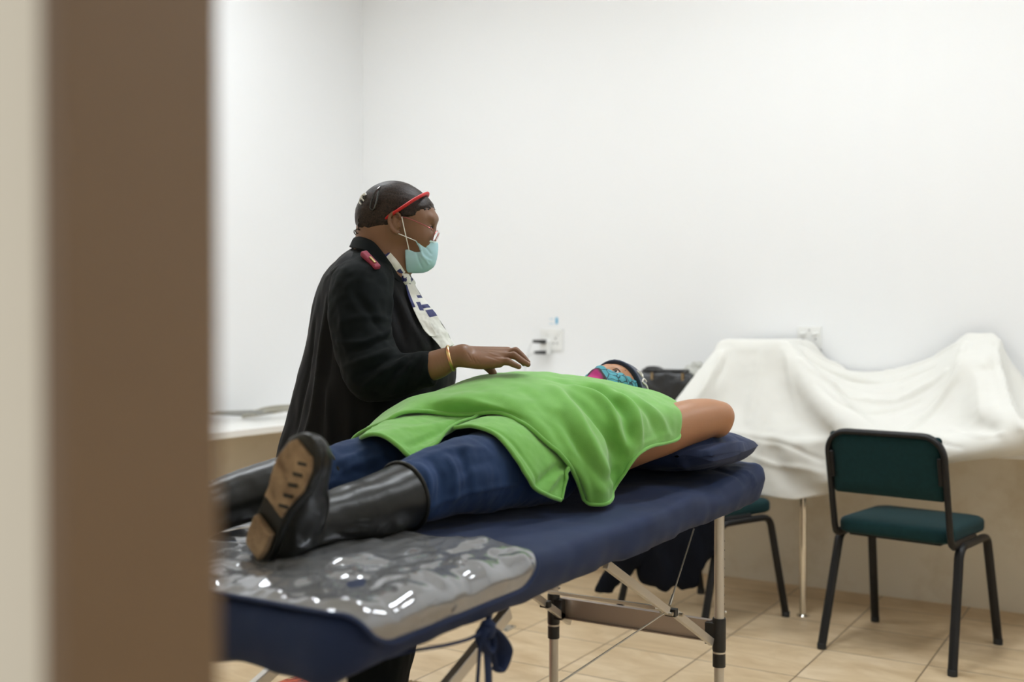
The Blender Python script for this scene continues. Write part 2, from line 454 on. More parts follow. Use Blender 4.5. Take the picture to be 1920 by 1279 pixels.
# front wall with the doorway the camera looks through
EJ = ond(413, 600, .60)         # far edge of the door frame, seen at the right of the brown band
NJ = EJ+np.array([-.0, -.1, 0])
M_cream = mat('cream_wall_paint', (.84, .76, .60), .7, bump=(30, .08, .01))
M_frame = mat('brown_door_frame_paint', (.19, .115, .056), .5, bump=(90, .08, .002, (1, 1, .08)), vary=(3, .08))
jx = EJ[0]; jy0, jy1 = EJ[1]-.1, EJ[1]
slab('wall_front', (LX, jy0+.012, 0), (jx-.012, jy1-.006, CEIL), M_cream)
slab('wall_front_right', (jx+.93, jy0+.012, 0), (RXW, jy1-.006, CEIL), M_cream)
slab('wall_front_top', (jx-.012, jy0+.012, 2.12), (jx+.93, jy1-.006, CEIL), M_cream)
q = MB()
q.box((jx-.009, (jy0+jy1)/2, 1.05), (.018, jy1-jy0, 2.1)); q.box((jx+.92, (jy0+jy1)/2, 1.05), (.018, jy1-jy0, 2.1)); q.box((jx+.455, (jy0+jy1)/2, 2.11), (.95, jy1-jy0, .018))
fr = q.obj('door_1', M_frame, smooth=False); bevel(fr, .0025, 2); struct(fr)
# counter running round two walls on chrome posts
M_counter = mat('counter_laminate', (.84, .83, .80), .35)
q = MB()
PF = 4.47; CLX = -3.61
cv = [(LX, 0.62), (CLX, 0.62), (CLX, PF), (RXW, PF), (RXW, BX), (LX, BX)]
V = [(x, y, CT-.033) for x, y in cv]+[(x, y, CT) for x, y in cv]
q.add(V, [tuple(range(6))[::-1], tuple(range(6, 12))]+[(i, (i+1) % 6, 6+(i+1) % 6, 6+i) for i in range(6)])
ct = q.obj('counter', M_counter, smooth=False); bevel(ct, .003, 2)
tag(ct, 'long white laminate counter running along the back and left walls', 'counter')
M_chrome = mat('chrome', (.75, .72, .66), .12, metal=1)
for (x, y), lab in (((-1.32, 4.505), 'chrome counter post with round floor flange between the two green chairs'),):
    if x > 0: continue
    q = MB(); q.lathe([(.028, 0), (.028, .004), (.024, .009), (.0155, .011), (.0155, CT-.05), (.024, CT-.046), (.024, CT-.034)], (x, y, 0), n=28)
    o = q.obj('counter_post', M_chrome); tag(o, lab, 'post')
# ceiling lamps (fluorescent troffers above the frame)
M_lamp = emit('lamp_glow', (.90, .955, 1.0), LIGHT_POWER)
M_lampbody = mat('lamp_body', (.8, .8, .8), .4)
for i, (x, y, lab) in enumerate([(-3.1, 3.0, 'leftmost'), (-1.2, 3.3, 'middle'), (.7, 3.3, 'rightmost')]):
    e_ = empty('ceiling_lamp', f'white rectangular fluorescent ceiling lamp, {lab} of the three above the room', 'lamp', (x, y, CEIL))
    q = MB(); q.box((x, y, CEIL-.03), (.34, 1.26, .06)); q.obj('housing', M_lampbody, e_, smooth=False)
    q = MB(); q.box((x, y, CEIL-.064), (.28, 1.2, .008)); q.obj('diffuser', M_lamp, e_, smooth=False)
# ================================================================== massage table
M_alu = mat('brushed_aluminium', (.60, .56, .50), .36, metal=.65, bump=(400, .05, .001, (1, 1, .05)))
M_alu_d = mat('anodised_panel', (.50, .43, .39), .42, metal=1)
M_blackpl = mat('black_plastic', (.012, .012, .013), .4)
M_wire = mat('steel_cable', (.55, .52, .46), .35, metal=1)
M_ply = mat('dark_underside', (.05, .045, .045), .7)
TX0, TX1, TY0, TY1 = -1.735, -1.03, 1.22, 3.17
TB = .71; TT = .785
tb = empty('massage_table', 'folding aluminium massage table under the navy cover, person lying on it', 'massage table', (-1.38, 2.2, 0))
q = MB(); q.box(((TX0+TX1)/2, (TY0+TY1)/2, .722), (TX1-TX0-.05, TY1-TY0-.06, .04)); o = q.obj('tabletop', M_ply, tb, smooth=False); bevel(o, .012)
XN, XF = -1.109, -1.655
HY, FYL = 2.956, 1.29
for (x, y) in ((XN, HY), (XF, HY), (XN, FYL), (XF, FYL)):
    q = MB(); q.lathe([(.0145, .0), (.0145, .72)], (x, y, 0), n=24)
    lg = q.obj('leg', M_alu, tb)
    q = MB(); q.lathe([(.019, .0), (.019, .03), (.016, .035)], (x, y, 0), n=24); q.obj('foot_cap', M_blackpl, lg)
    q = MB(); q.lathe([(.0185, .285), (.0195, .29), (.0195, .375), (.0185, .38)], (x, y, 0), n=24)
    q.lathe([(.0185, .24), (.0185, .278)], (x, y, 0), n=24)
    q.box((x+(-.022 if x == XN else .022), y, .335), (.03, .034, .062)); o = q.obj('clamp', M_blackpl, lg)
    q = MB(); q.lathe([(.0188, .279), (.0188, .284)], (x, y, 0), n=24); q.obj('clamp_ring', M_alu, lg)
    if y == HY:
        for k in range(8):
            q = MB(); q.lathe([(.0028, .0142), (.0028, .0152)], (x, y, .42+.026*k), axis=(.85, .52, 0), n=10); q.obj('height_hole', M_blackpl, lg)
        q = MB(); q.lathe([(.003, .0145), (.0045, .017), (.003, .021)], (x, y, .425-.028), axis=(.85, .52, 0), n=12); q.obj('spring_button', M_alu, lg)
for y in (HY, FYL):
    q = MB(); q.box(((XN+XF)/2, y+.012, .338), (XN-XF-.05, .006, .062)); q.box(((XN+XF)/2, y+.006, .368), (XN-XF-.05, .018, .003)); q.box(((XN+XF)/2, y+.006, .308), (XN-XF-.05, .018, .003))
    q.obj('cross_panel', M_alu_d, tb, smooth=False)
def brace(a, b, w=.022, h=.014):
    q = MB(); q.bar(a, b, w, h, up=(1, 0, 0)); o = q.obj('brace', M_alu, tb, smooth=False); bevel(o, .002, 2); return o
# near side, head end: two bars meeting at a black hinge
xb = XN-.015
h0 = onx(1136, 1058, xb); h1 = onx(1252, 1146, xb); h2 = onx(1266, 1150, xb); h3 = onx(1334, 1204, xb)
brace(h0, h1); brace(h2, h3)
q = MB(); q.box((h1+h2)/2, (.03, .022, .02)); o = q.obj('brace_hinge', M_blackpl, tb, smooth=False); bevel(o, .002)
q = MB(); q.lathe([(.005, -.018), (.005, .018)], h1+np.array([0, -.008, -.004]), axis=(1, 0, 0), n=12); q.obj('rivet', M_wire, tb); q = MB(); q.lathe([(.005, -.018), (.005, .018)], h2+np.array([0, .01, -.004]), axis=(1, 0, 0), n=12); q.obj('rivet', M_wire, tb)
# far side, head end
xf = XF+.03
f0 = onx(990, 1108, xf); f3 = onx(1068, 1166, xf)
d = (f0-f3)/np.linalg.norm(f0-f3)
brace(f3, f3+d*.17); brace(f3+d*.185, f3+d*.6)
q = MB(); q.box(f3+d*.178, (.03, .022, .02)); o = q.obj('brace_hinge', M_blackpl, tb, smooth=False); bevel(o, .002)
# rod across, between the two hinges' upper bars
fr_ = onx(1030, 1110, xf); nr_ = onx(1232, 1139, xb)
q = MB(); q.bar(fr_, nr_, .012, .008); q.obj('cross_rod', M_alu, tb, smooth=False)
# foot end
a1, b1 = onx(952, 1148, xb), onx(845, 1279, xb); dd = b1-a1; brace(a1, a1+dd*2.45, .026, .018)
a2, b2 = onx(522, 1248, xf), onx(487, 1279, xf); dd = a2-b2; brace(b2-dd*6.5, b2+dd*7.2, .026, .018)
# tension cables
q = MB(); t0 = onx(1301, 992, XN-.1); q.tube([t0, h1+np.array([0, .012, .012])], .0022, 8)
q.tube([h1+np.array([0, 0, .0]), onx(1052, 1279, XN-.02), onx(1052, 1279, XN-.02)+(onx(1052, 1279, XN-.02)-h1)*.9], .0022, 8)
q.lathe([(.004, 0), (.004, .05)], h1+np.array([0, .012, .012]), axis=t0-h1, n=10)
q.obj('tension_cable', M_wire, tb)

# ------------------------------------------------------------------ fitted navy cover with clear plastic foot panel
M_navy = mat('navy_cotton', (.016, .027, .070), .7, bump=(260, .15, .0006), vary=(5, .14), sheen=.04, spec=.15)
cv_ = empty('table_cover', 'navy blue fitted cotton cover on the massage table with clear plastic foot panel', 'table cover', (-1.38, 2.2, .70))
def cover_pt(u, v, off=0.0):
    """u 0..1 round the section from far lower hem over the top to the near lower hem, v 0..1 foot to head"""
    return None
nu, nv = 120, 300
ys = np.linspace(0, 1, nv)
cen = np.array([(TX0+TX1)/2, (TY0+TY1)/2])
hx, hy = (TX1-TX0)/2, (TY1-TY0)/2
def cover_surface(X, Y, off=0.0):
    """height of the padded top at plan position"""
    a = np.clip(1-np.abs((X-cen[0])/hx)**9, 0, 1)**.45; b_ = np.clip(1-np.abs((Y-cen[1])/hy)**26, 0, 1)**.45
    top = TT+.022*np.clip((Y-2.75)/.35, 0, 1)
    return .715+(top-.715)*np.minimum(a, b_)+off
def cover_ring(off=0.0, drop=.035, nr=46, na=360):
    """whole cover as rings: from centre out to the rim, then down the side and under"""
    V = []
    def rad(a):
        # rounded rectangle direction -> scale so that the ring at s=1 is the rim
        c, s_ = math.cos(a), math.sin(a)
        return c, s_
    angs = []
    # sample the perimeter evenly
    per = []
    rc = .07
    def arc(cx_, cy_, a0):
        return [(cx_+rc*math.cos(a0+t), cy_+rc*math.sin(a0+t)) for t in np.linspace(0, math.pi/2, 14)]
    per += arc(hx-rc, hy-rc, 0); per += arc(-hx+rc, hy-rc, math.pi/2); per += arc(-hx+rc, -hy+rc, math.pi); per += arc(hx-rc, -hy+rc, 1.5*math.pi)
    per = np.array(per+[per[0]]); per = rescale(per, na+1)[:-1]
    return per
per = cover_ring(na=420)
na = len(per)
rings = []
tn = np.stack([per/np.linalg.norm(per, axis=1)[:, None]], 0)[0]
# outward normal of the perimeter
tg = np.roll(per, -1, 0)-np.roll(per, 1, 0); on_ = np.stack([tg[:, 1], -tg[:, 0]], 1); on_ /= np.linalg.norm(on_, axis=1)[:, None]
if (on_*per).sum() < 0: on_ = -on_
sk = np.sign(per)*np.minimum(np.abs(per), [0.0, hy-.3])   # skeleton line, so that inner rings stay regular
prof = [(-.30*0-.0, 0)]
def ring(s_, inset, z):  # s_: 0 skeleton .. 1 rim inset
    ins_ = np.broadcast_to(inset, (na,))[:, None]; p = sk*(1-s_)+(per-on_*ins_)*s_
    return np.c_[p+cen, np.full(na, z)] if np.isscalar(z) else np.c_[p+cen, z]
yy = per[:, 1]+cen[1]
headlift = .028*np.clip((yy-2.75)/.35, 0, 1)
footedge = (np.abs(per[:, 1]+hy) < .08)*1.0
for s_ in np.linspace(0.0, .93, 26): rings.append(ring(s_, .03, TT+headlift*1.0+.004*(1-s_)))
for inset, dz in ((.022, 0.002), (.012, .007), (.004, .016), (0, .028), (-.003, .045)): rings.append(ring(1, inset, TT+headlift-dz))
rng2 = np.random.default_rng(3)
ph = np.cumsum(rng2.normal(0, 1, na)); puck = .003*np.sin(np.arange(na)*.9)+.004*np.sin(np.arange(na)*.37+1)
wav = .006*np.sin(np.arange(na)*2*np.pi/na*23)+.003*np.sin(np.arange(na)*2*np.pi/na*41+2)
ed = np.clip((-(per[:, 1]+hy)+.10)/.10, 0, 1)                       # 1 along the foot end: the cover hangs lower there
for dz, ins in ((.062, .001), (.082, .008), (.092, .03), (.094, .06)):
    f = (dz-.045)/.05
    rings.append(ring(1, ins+puck*f*.6, TT+headlift*(1-f)-dz-f*(wav*.25*(1-ed))-ed*f*(.02+wav)))
V = np.concatenate(rings); nR = len(rings)
Fc = []
for i in range(nR-1):
    for k in range(na): Fc.append((i*na+k, i*na+(k+1) % na, (i+1)*na+(k+1) % na, (i+1)*na+k))
Fc = np.array(Fc); Nn = vnormals(V, Fc)
if Nn[:na*20, 2].mean() < 0: Fc = Fc[:, ::-1]; Nn = -Nn
onhead = np.clip((V[:, 1]-2.55)/.5, 0, 1)
n1 = vnoise(V*np.array([1, 1, 1]), 5, 1); n2 = vnoise(V*np.array([1, .35, 1]), 16, 2)
V = V+Nn*(n1*.006+(n2*.0035))[:, None]
V = strokes(V, Nn, [([(1180, 985), (1270, 950), (1350, 905)], .004, .016), ([(1230, 1010), (1330, 965)], .004, .014), ([(1320, 870), (1360, 880), (1400, 905), (1415, 935)], -.006, .012),
                    ([(1080, 1010), (1160, 985)], .004, .02), ([(1380, 870), (1412, 890), (1424, 915)], .006, .010), ([(1120, 1060), (1220, 1000)], -.003, .02), ([(1300, 940), (1392, 900)], -.004, .012)])
body = mk('cover_cloth', V, Fc, M_navy, cv_)
COVERV = V
# clear plastic panel sewn over the foot end; it follows the cover and crinkles
M_vinyl = bpy.data.materials.new('clear_vinyl'); M_vinyl.use_nodes = True
m = M_vinyl; nt = m.node_tree; nt.nodes.remove(nt.nodes['Principled BSDF']); out = nt.nodes['Material Output']
gl = N(m, 'ShaderNodeBsdfGlossy'); gl.inputs['Roughness'].default_value = .07; gl.inputs[0].default_value = (.95, .96, 1, 1)
tr = N(m, 'ShaderNodeBsdfTransparent'); tr.inputs[0].default_value = (.86, .87, .88, 1)
df = N(m, 'ShaderNodeBsdfDiffuse'); df.inputs[0].default_value = (.50, .51, .53, 1)
fz = N(m, 'ShaderNodeFresnel'); fz.inputs['IOR'].default_value = 2.5
m1 = N(m, 'ShaderNodeMixShader'); m1.inputs[0].default_value = .34; L(m, tr.outputs[0], m1.inputs[1]); L(m, df.outputs[0], m1.inputs[2])
m2 = N(m, 'ShaderNodeMixShader'); L(m, fz.outputs[0], m2.inputs[0]); L(m, m1.outputs[0], m2.inputs[1]); L(m, gl.outputs[0], m2.inputs[2])
L(m, m2.outputs[0], out.inputs[0])
tc = N(m, 'ShaderNodeTexCoord'); n_ = N(m, 'ShaderNodeTexNoise'); n_.inputs['Scale'].default_value = 13; n_.inputs['Detail'].default_value = 3; n_.inputs['Distortion'].default_value = .6
L(m, tc.outputs['Object'], n_.inputs['Vector']); bp = N(m, 'ShaderNodeBump'); bp.inputs['Strength'].default_value = .28; bp.inputs['Distance'].default_value = .006
L(m, n_.outputs['Fac'], bp.inputs['Height']); L(m, bp.outputs[0], gl.inputs['Normal']); L(m, bp.outputs[0], fz.inputs['Normal'])
def vin_pt(a, y):
    """a: signed distance across from the table middle along the section; wraps down over the rounded edge"""
    x = cen[0]+a; lim = hx-.028
    if abs(a) <= lim: return np.array([x, y, TT+.005])
    e_ = abs(a)-lim; r_ = .03; th = min(e_/r_, 1.35); ex = e_-th*r_
    sx = math.copysign(1, a)
    return np.array([cen[0]+sx*(lim+(r_+.005)*math.sin(th)), y, TT-.030+(r_+.005)*math.cos(th)-ex])
A0, A1, Y0, Y1 = -.33, hx+.040, TY0+.012, 1.79; rcn = .10
na_, nb_ = 130, 120; G = np.zeros((na_, nb_, 3)); 
for i, uu in enumerate(np.linspace(-1, 1, na_)):
    for j, vv in enumerate(np.linspace(-1, 1, nb_)):
        # square to rounded rectangle
        a = (A0+A1)/2+uu*(A1-A0)/2; y = (Y0+Y1)/2+vv*(Y1-Y0)/2
        dx, dy = abs(a-(A0+A1)/2)-((A1-A0)/2-rcn), abs(y-(Y0+Y1)/2)-((Y1-Y0)/2-rcn)
        if dx > 0 and dy > 0:
            mxx = max(dx, dy)/math.hypot(dx, dy)
            a = (A0+A1)/2+math.copysign((A1-A0)/2-rcn+dx*mxx, uu); y = (Y0+Y1)/2+math.copysign((Y1-Y0)/2-rcn+dy*mxx, vv)
        G[i, j] = vin_pt(a, y)
NG = gnormals(G); 
if NG[na_//2, nb_//2, 2] < 0: NG = -NG
edge = np.minimum.outer(np.minimum(np.arange(na_), np.arange(na_)[::-1]), np.minimum(np.arange(nb_), np.arange(nb_)[::-1]))
fade = np.clip(edge/5, .0, 1)
fl = G.reshape(-1, 3); nn1 = vnoise(fl*np.array([1, 1, 1]), 7, 5, 3).reshape(na_, nb_); nn2 = vnoise(fl*np.array([1., .5, 1]), 13, 6, 3).reshape(na_, nb_)
G = G+NG*((.002+fade*(.006+nn1*.014+np.abs(nn2)*.009))[..., None])
o = mk('plastic_panel', G.reshape(-1, 3), gridfaces(na_, nb_), M_vinyl, cv_); o['label'] = 'clear crinkled plastic panel over the foot end'
# raised hem round the panel
bd = np.concatenate([G[:, 0], G[-1, 1:], G[::-1, -1][1:], G[0, ::-1][1:-1]]); bd = rescale(np.r_[bd, bd[:1]], 300)[:-1]
q = MB(); q.tube(bd-np.array([0, 0, .002]), .005, 8, closed=True, flat=(1.3, .7)); q.obj('panel_hem', M_navy, cv_)
# tie straps knotted under the near edge
kn = onx(921, 1165, -1.035)
def P(px, py, x=-1.03): return onx(px, py, x)
q = MB()
q.tube(cr([P(918, 1150, -1.06), P(915, 1172), P(912, 1190)], 6), .006, 10)
q.tube(cr([P(916, 1172), P(903, 1186), P(902, 1205), P(913, 1222), P(922, 1210), P(921, 1188)], 6), [.008]*31, 10, flat=(1.5, .6))
q.tube(cr([P(918, 1176), P(932, 1190), P(943, 1212), P(943, 1232), P(936, 1254), P(930, 1253), P(927, 1238), P(920, 1218)], 6), np.interp(np.linspace(0, 1, 43), [0, .3, .6, .75, 1], [.008, .014, .010, .004, .007]), 10, flat=(1.5, .6))
q.tube(cr([P(912, 1190), P(914, 1230), P(916, 1279), P(914, 1330)], 6), .0085, 10, flat=(1.3, .4))
q.tube(cr([P(900, 1200), P(898, 1240), P(895, 1290), P(897, 1340)], 6), .0035, 8)
q.lathe([(.004, -.018), (.013, -.012), (.016, 0), (.013, .012), (.004, .018)], P(914, 1180), axis=(.2, .1, 1), n=16)
o = q.obj('tie_strap', M_navy, cv_); o['label'] = 'knotted navy tie strap hanging from the edge'
q = MB(); q.tube(cr([P(905, 1184), P(880, 1198), P(840, 1209), P(800, 1216), P(770, 1221, -1.06), P(730, 1232, -1.08)], 6), .0032, 8); q.obj('tie_strap', M_navy, cv_)
# pillow
M_pil = mat('navy_pillowcase', (.017, .027, .068), .66, bump=(260, .15, .0006), sheen=.04, spec=.18)
pc = np.array([-1.37, 2.915, .868])
nu, nv = 90, 70; Vp = []; 
def pil(u, v, side):
    e_ = (1-abs(u)**2.6)*(1-abs(v)**2.6); th = .0605*max(e_, 0)**.36
    sx, sy = .345*(1-.07*(1-abs(u))*v*v), .20*(1-.07*u*u*(1-abs(v)))
    return (pc[0]+u*sx*(1-.05*v*v), pc[1]+v*sy*(1-.08*u*u), pc[2]+side*th)
top = np.array([[pil(u, v, 1) for v in np.linspace(-1, 1, nv)] for u in np.linspace(-1, 1, nu)])
bot = np.array([[pil(u, v, -1) for v in np.linspace(-1, 1, nv)] for u in np.linspace(-1, 1, nu)])
V = np.concatenate([top.reshape(-1, 3), bot.reshape(-1, 3)]); g = gridfaces(nu, nv); Fc = np.concatenate([g, g[:, ::-1]+nu*nv])
Nn = np.concatenate([np.tile([0, 0, 1.], (nu*nv, 1)), np.tile([0, 0, -1.], (nu*nv, 1))]); Nn = Nn+np.c_[(V-pc)[:, :2]*1.5, np.zeros(len(V))]; Nn /= np.linalg.norm(Nn, axis=1)[:, None]
V[:, 2] -= .075*np.exp(-(((V[:, 0]+1.40)/.13)**2+((V[:, 1]-2.92)/.13)**2))*(V[:, 2] > pc[2])   # hollow under the head
rimf = np.tile(np.minimum(1, 4*np.minimum(1-np.abs(np.linspace(-1, 1, nu))[:, None]+0*np.linspace(-1, 1, nv)[None], 1-np.abs(np.linspace(-1, 1, nv))[None]+0*np.linspace(-1, 1, nu)[:, None])).ravel(), 2)
V = V+Nn*((vnoise(V*np.array([1, 1.6, 1]), 7, 8)*.012+vnoise(V, 15, 9)*.005)*rimf)[:, None]
V = strokes(V, Nn, [([(1262, 850), (1275, 868), (1290, 885)], .013, .010), ([(1275, 838), (1330, 822), (1390, 818)], -.011, .011), ([(1310, 850), (1350, 835), (1395, 828)], .011, .010), ([(1290, 870), (1340, 862), (1390, 845)], -.010, .011), ([(1240, 868), (1300, 850)], -.006, .012)])
pw = mk('pillow', V, Fc, M_pil, None); tag(pw, 'navy blue pillow at the head end of the massage table', 'pillow')
# ================================================================== stackable chairs
M_green = mat('dark_green_upholstery', (.006, .030, .034), .85, bump=(500, .4, .0008), vary=(60, .12), sheen=.05, spec=.15)
M_blk = mat('black_metal_tube', (.007, .007, .008), .42, spec=.35)
M_rub = mat('rubber_foot', (.01, .01, .01), .7)
def rbox(nx=24, ny=24, hx=.2, hy=.2, hz=.025, r=.05, crown=.008):
    """rounded cushion"""
    q = MB(); n = 64; rings = []
    def outline(ins):
        pts = []
        rr = max(r-ins*.5, .01)
        for (cx, cy, a0) in ((hx-ins-rr, hy-ins-rr, 0), (-(hx-ins-rr), hy-ins-rr, 90), (-(hx-ins-rr), -(hy-ins-rr), 180), (hx-ins-rr, -(hy-ins-rr), 270)):
            for t in np.linspace(0, 90, 16): a = math.radians(a0+t); pts.append((cx+rr*math.cos(a), cy+rr*math.sin(a)))
        return np.array(pts)
    prof = [(.05, -hz), (.012, -hz), (.003, -hz+.006), (0, -hz+.014), (0, hz-.016), (.004, hz-.006), (.012, hz), (.03, hz+crown*.5), (.07, hz+crown*.85), (.12, hz+crown)]
    V = []
    for ins, z in prof: V += [(*p, z) for p in outline(ins)]
    n = 64; Fc = []
    for i in range(len(prof)-1):
        for k in range(n): Fc.append((i*n+k, i*n+(k+1) % n, (i+1)*n+(k+1) % n, (i+1)*n+k))
    Fc.append(tuple(range(n))[::-1]); Fc.append(tuple((len(prof)-1)*n+k for k in range(n)))
    return V, Fc
def make_chair(label):
    t = empty('stacking_chair', label, 'chair', (0, 0, 0), 0)
    V, Fc = rbox(hx=.215, hy=.205, hz=.027, r=.055); V = [(x, y+.015, z+.468) for x, y, z in V]
    mk('seat', V, Fc, M_green, t, local=True)
    q = MB(); q.box((0, .015, .438), (.34, .36, .012)); q.obj('seat_pan', M_blk, t, smooth=False, local=True)
    fl = (1.0, .78)
    # back frame: inverted U, leaning back, its ends turning forward under the seat
    hw = .215; zt = .845
    P = [(-hw, .06, .437), (-hw, -.10, .437), (-hw, -.165, .437), (-hw, -.187, .450), (-hw, -.196, .475), (-hw, -.255, zt-.09)]
    P2 = []
    for a in np.linspace(0, 90, 7): a = math.radians(a); P2.append((-hw+.075*(1-math.cos(a)), -.255-.012*math.sin(a), zt-.09+.078*math.sin(a)))
    left = P[:-1]+P2; right = [(-x, y, z) for x, y, z in left][::-1]
    left = np.array(left); pts = np.concatenate([left, np.array(right)])
    pts = rescale(pts, 120)
    q = MB(); q.tube(pts, .0135, 14, flat=(.8, 1.2)); q.obj('back_frame', M_blk, t, local=True)
    # backrest pad between the uprights
    V, Fc = rbox(hx=.206, hy=.118, hz=.013, r=.014, crown=.005); V = np.array(V)
    lean = math.atan2(.06, .30)
    W = []
    for x, y, z in V:
        # z -> forward thickness, y -> up
        rl = math.hypot(x, 0); taper = 0
        W.append((x, -.236-y*math.sin(lean)+z*math.cos(lean)+.012*(1-(x/.2)**2)*-1, .715+y*math.cos(lean)+z*math.sin(lean)))
    mk('backrest', W, Fc, M_green, t, local=True)
    for sx in (-1, 1):
        q = MB()
        q.bar((sx*.199, -.232, .66), (sx*.199, -.252, .76), .016, .034, up=(0, 1, 0))
        o = q.obj('backrest_clip', M_blk, t, smooth=False, local=True); bevel(o, .004)
    for sx in (-1, 1):
        for sy in (-1, 1):
            x = sx*.226; xb_ = sx*.242
            yt = .175 if sy > 0 else -.135; yb = .255 if sy > 0 else -.245
            pts = [(x, .02, .428), (x, yt-sy*.05, .428)]
            for a in np.linspace(15, 80, 6): a = math.radians(a); pts.append((x, yt-sy*.045+sy*.05*math.sin(a), .428-.05*(1-math.cos(a))))
            pts += [(xb_, yb, .012)]
            pts = rescale(np.array(pts), 40)
            q = MB(); q.tube(pts, .0155, 14, flat=(1.1, .88)); lg = q.obj('leg', M_blk, t, local=True)
            q = MB(); q.lathe([(.017, 0), (.0175, .02), (.016, .022)], (xb_, yb, 0), n=16); q.obj('foot_cap', M_rub, lg, local=True)
    return t
def copy_tree(o, parent=None):
    c = o.copy(); COL.objects.link(c)
    if parent is not None: c.parent = parent
    for ch in list(o.children): copy_tree(ch, c)
    return c
ch1 = make_chair('dark green padded chair with black frame at right, empty, its back to the viewer')
ch1.location = (-.845, 4.285, 0); ch1.rotation_euler.z = math.radians(-9.6)
kids = list(ch1.children)
ch2 = copy_tree(ch1); ch2['label'] = 'dark green padded chair behind the massage table with dark jacket hung on it'
ch2.location = (-1.70, 4.315, 0); ch2.rotation_euler.z = math.radians(-22)
# ================================================================== the person lying on the table
M_skin1 = mat('warm_brown_skin', (.40, .195, .10), .45, bump=(220, .12, .0008), vary=(7, .06), sss=.12, spec=.45)
M_jean = mat('blue_denim', (.015, .034, .090), .78, bump=(700, .35, .0006), vary=(7, .35), sheen=.06, spec=.15)
M_green_fl = mat('bright_green_fleece', (.165, .41, .082), .9, bump=(420, .35, .0012), vary=(30, .05), sheen=.30, spec=.2)
M_boot = mat('dark_rubber_boot', (.009, .0088, .007), .34, bump=(14, .08, .002), vary=(9, .2), spec=.30)
pr = empty('person', 'person lying on the table in green fleece, jeans and rubber boots, one arm behind head', 'person', (-1.41, 2.2, .79))
s = SDF((-1.86, 2.0, .76), (-.96, 3.10, 1.16), .006)
s.stack([2.26, 2.30, 2.36, 2.45, 2.6, 2.7, 2.78, 2.83], [-1.41]*8, [.90, .91, .925, .93, .92, .912, .92, .93], [.17, .19, .205, .222, .225, .205, .15, .07], [.075, .09, .115, .135, .13, .108, .082, .05], axis=1, k=.02)
SHN = np.array([-1.225, 2.66, .915]); ELN = np.array([-1.088, 2.865, .968]); WRN = np.array([-1.30, 2.985, .945])
for sx in (1, -1):
    f = lambda p: np.array([-1.415+sx*(p[0]+1.415), p[1], p[2]])
    s.tube([f(SHN+np.array([-.06, -.06, 0])), f(SHN), f((SHN*.45+ELN*.55)+np.array([0, 0, .006])), f(SHN*.15+ELN*.85+np.array([0, 0, .004])), f(ELN+np.array([.012, .002, .002]))], [.068, .064, .0635, .056, .042], k=.018)
    s.tube([f(ELN+np.array([.004, .006, -.020])), f((ELN+WRN)/2+np.array([.02, .02, -.022])), f(WRN)], [.040, .043, .028], k=.012)
    for j in range(4):   # fingers laced under the head
        b0 = WRN+np.array([-.03, .006-.016*j+.02, -.012]); s.tube([f(b0), f(b0+np.array([-.035, -.002, -.006])), f(b0+np.array([-.062, -.004, -.002]))], [.010, .009, .0075], k=.006)
    s.tube([f(WRN), f(WRN+np.array([-.03, -.002, -.008])), f(WRN+np.array([-.045, -.006, -.01]))], [.026, .027, .02], k=.015)
    s.tube([f(WRN+np.array([-.01, -.02, .0])), f(WRN+np.array([-.03, -.045, -.004])), f(WRN+np.array([-.04, -.06, -.004]))], [.012, .010, .008], k=.008)
# neck and head (face up, crown towards the head end)
HC = np.array([-1.425, 2.884, 1.012])
s.tube([(-1.415, 2.72, .95), HC+np.array([0, -.06, -.03])], [.06, .055], k=.03)
tilt = math.radians(13); Rh = np.array([[1, 0, 0], [0, math.cos(tilt), -math.sin(tilt)], [0, math.sin(tilt), math.cos(tilt)]])
hp = lambda x, y, z: HC+Rh@np.array([x, y, z])
s.ell(hp(0, .025, 0), (.074, .092, .090), k=.02, rot=Rh)
s.ell(hp(0, -.045, .022), (.056, .070, .062), k=.03, rot=Rh)
s.ell(hp(0, -.095, .030), (.036, .032, .040), k=.03, rot=Rh)
for sx in (-1, 1): s.ell(hp(sx*.040, -.030, .052), (.022, .024, .020), k=.015, rot=Rh)
s.tube([hp(-.036, .018, .076), hp(0, .014, .084), hp(.036, .018, .076)], [.010, .010, .010], k=.014)
s.tube([hp(0, .004, .082), hp(0, -.022, .090), hp(0, -.034, .094)], [.007, .009, .011], k=.012)
for sx in (-1, 1):
    s.ell(hp(sx*.031, -.004, .082), (.015, .009, .008), k=.008, rot=Rh, neg=True)
    s.ell(hp(sx*.031, -.004, .070), (.0145, .0125, .0125), k=.004, rot=Rh)
    s.ell(hp(sx*.076, -.012, .0), (.008, .018, .028), k=.008, rot=Rh)
V, Fc = s.mesh(2)
body = mk('body', V, Fc, M_skin1, pr)
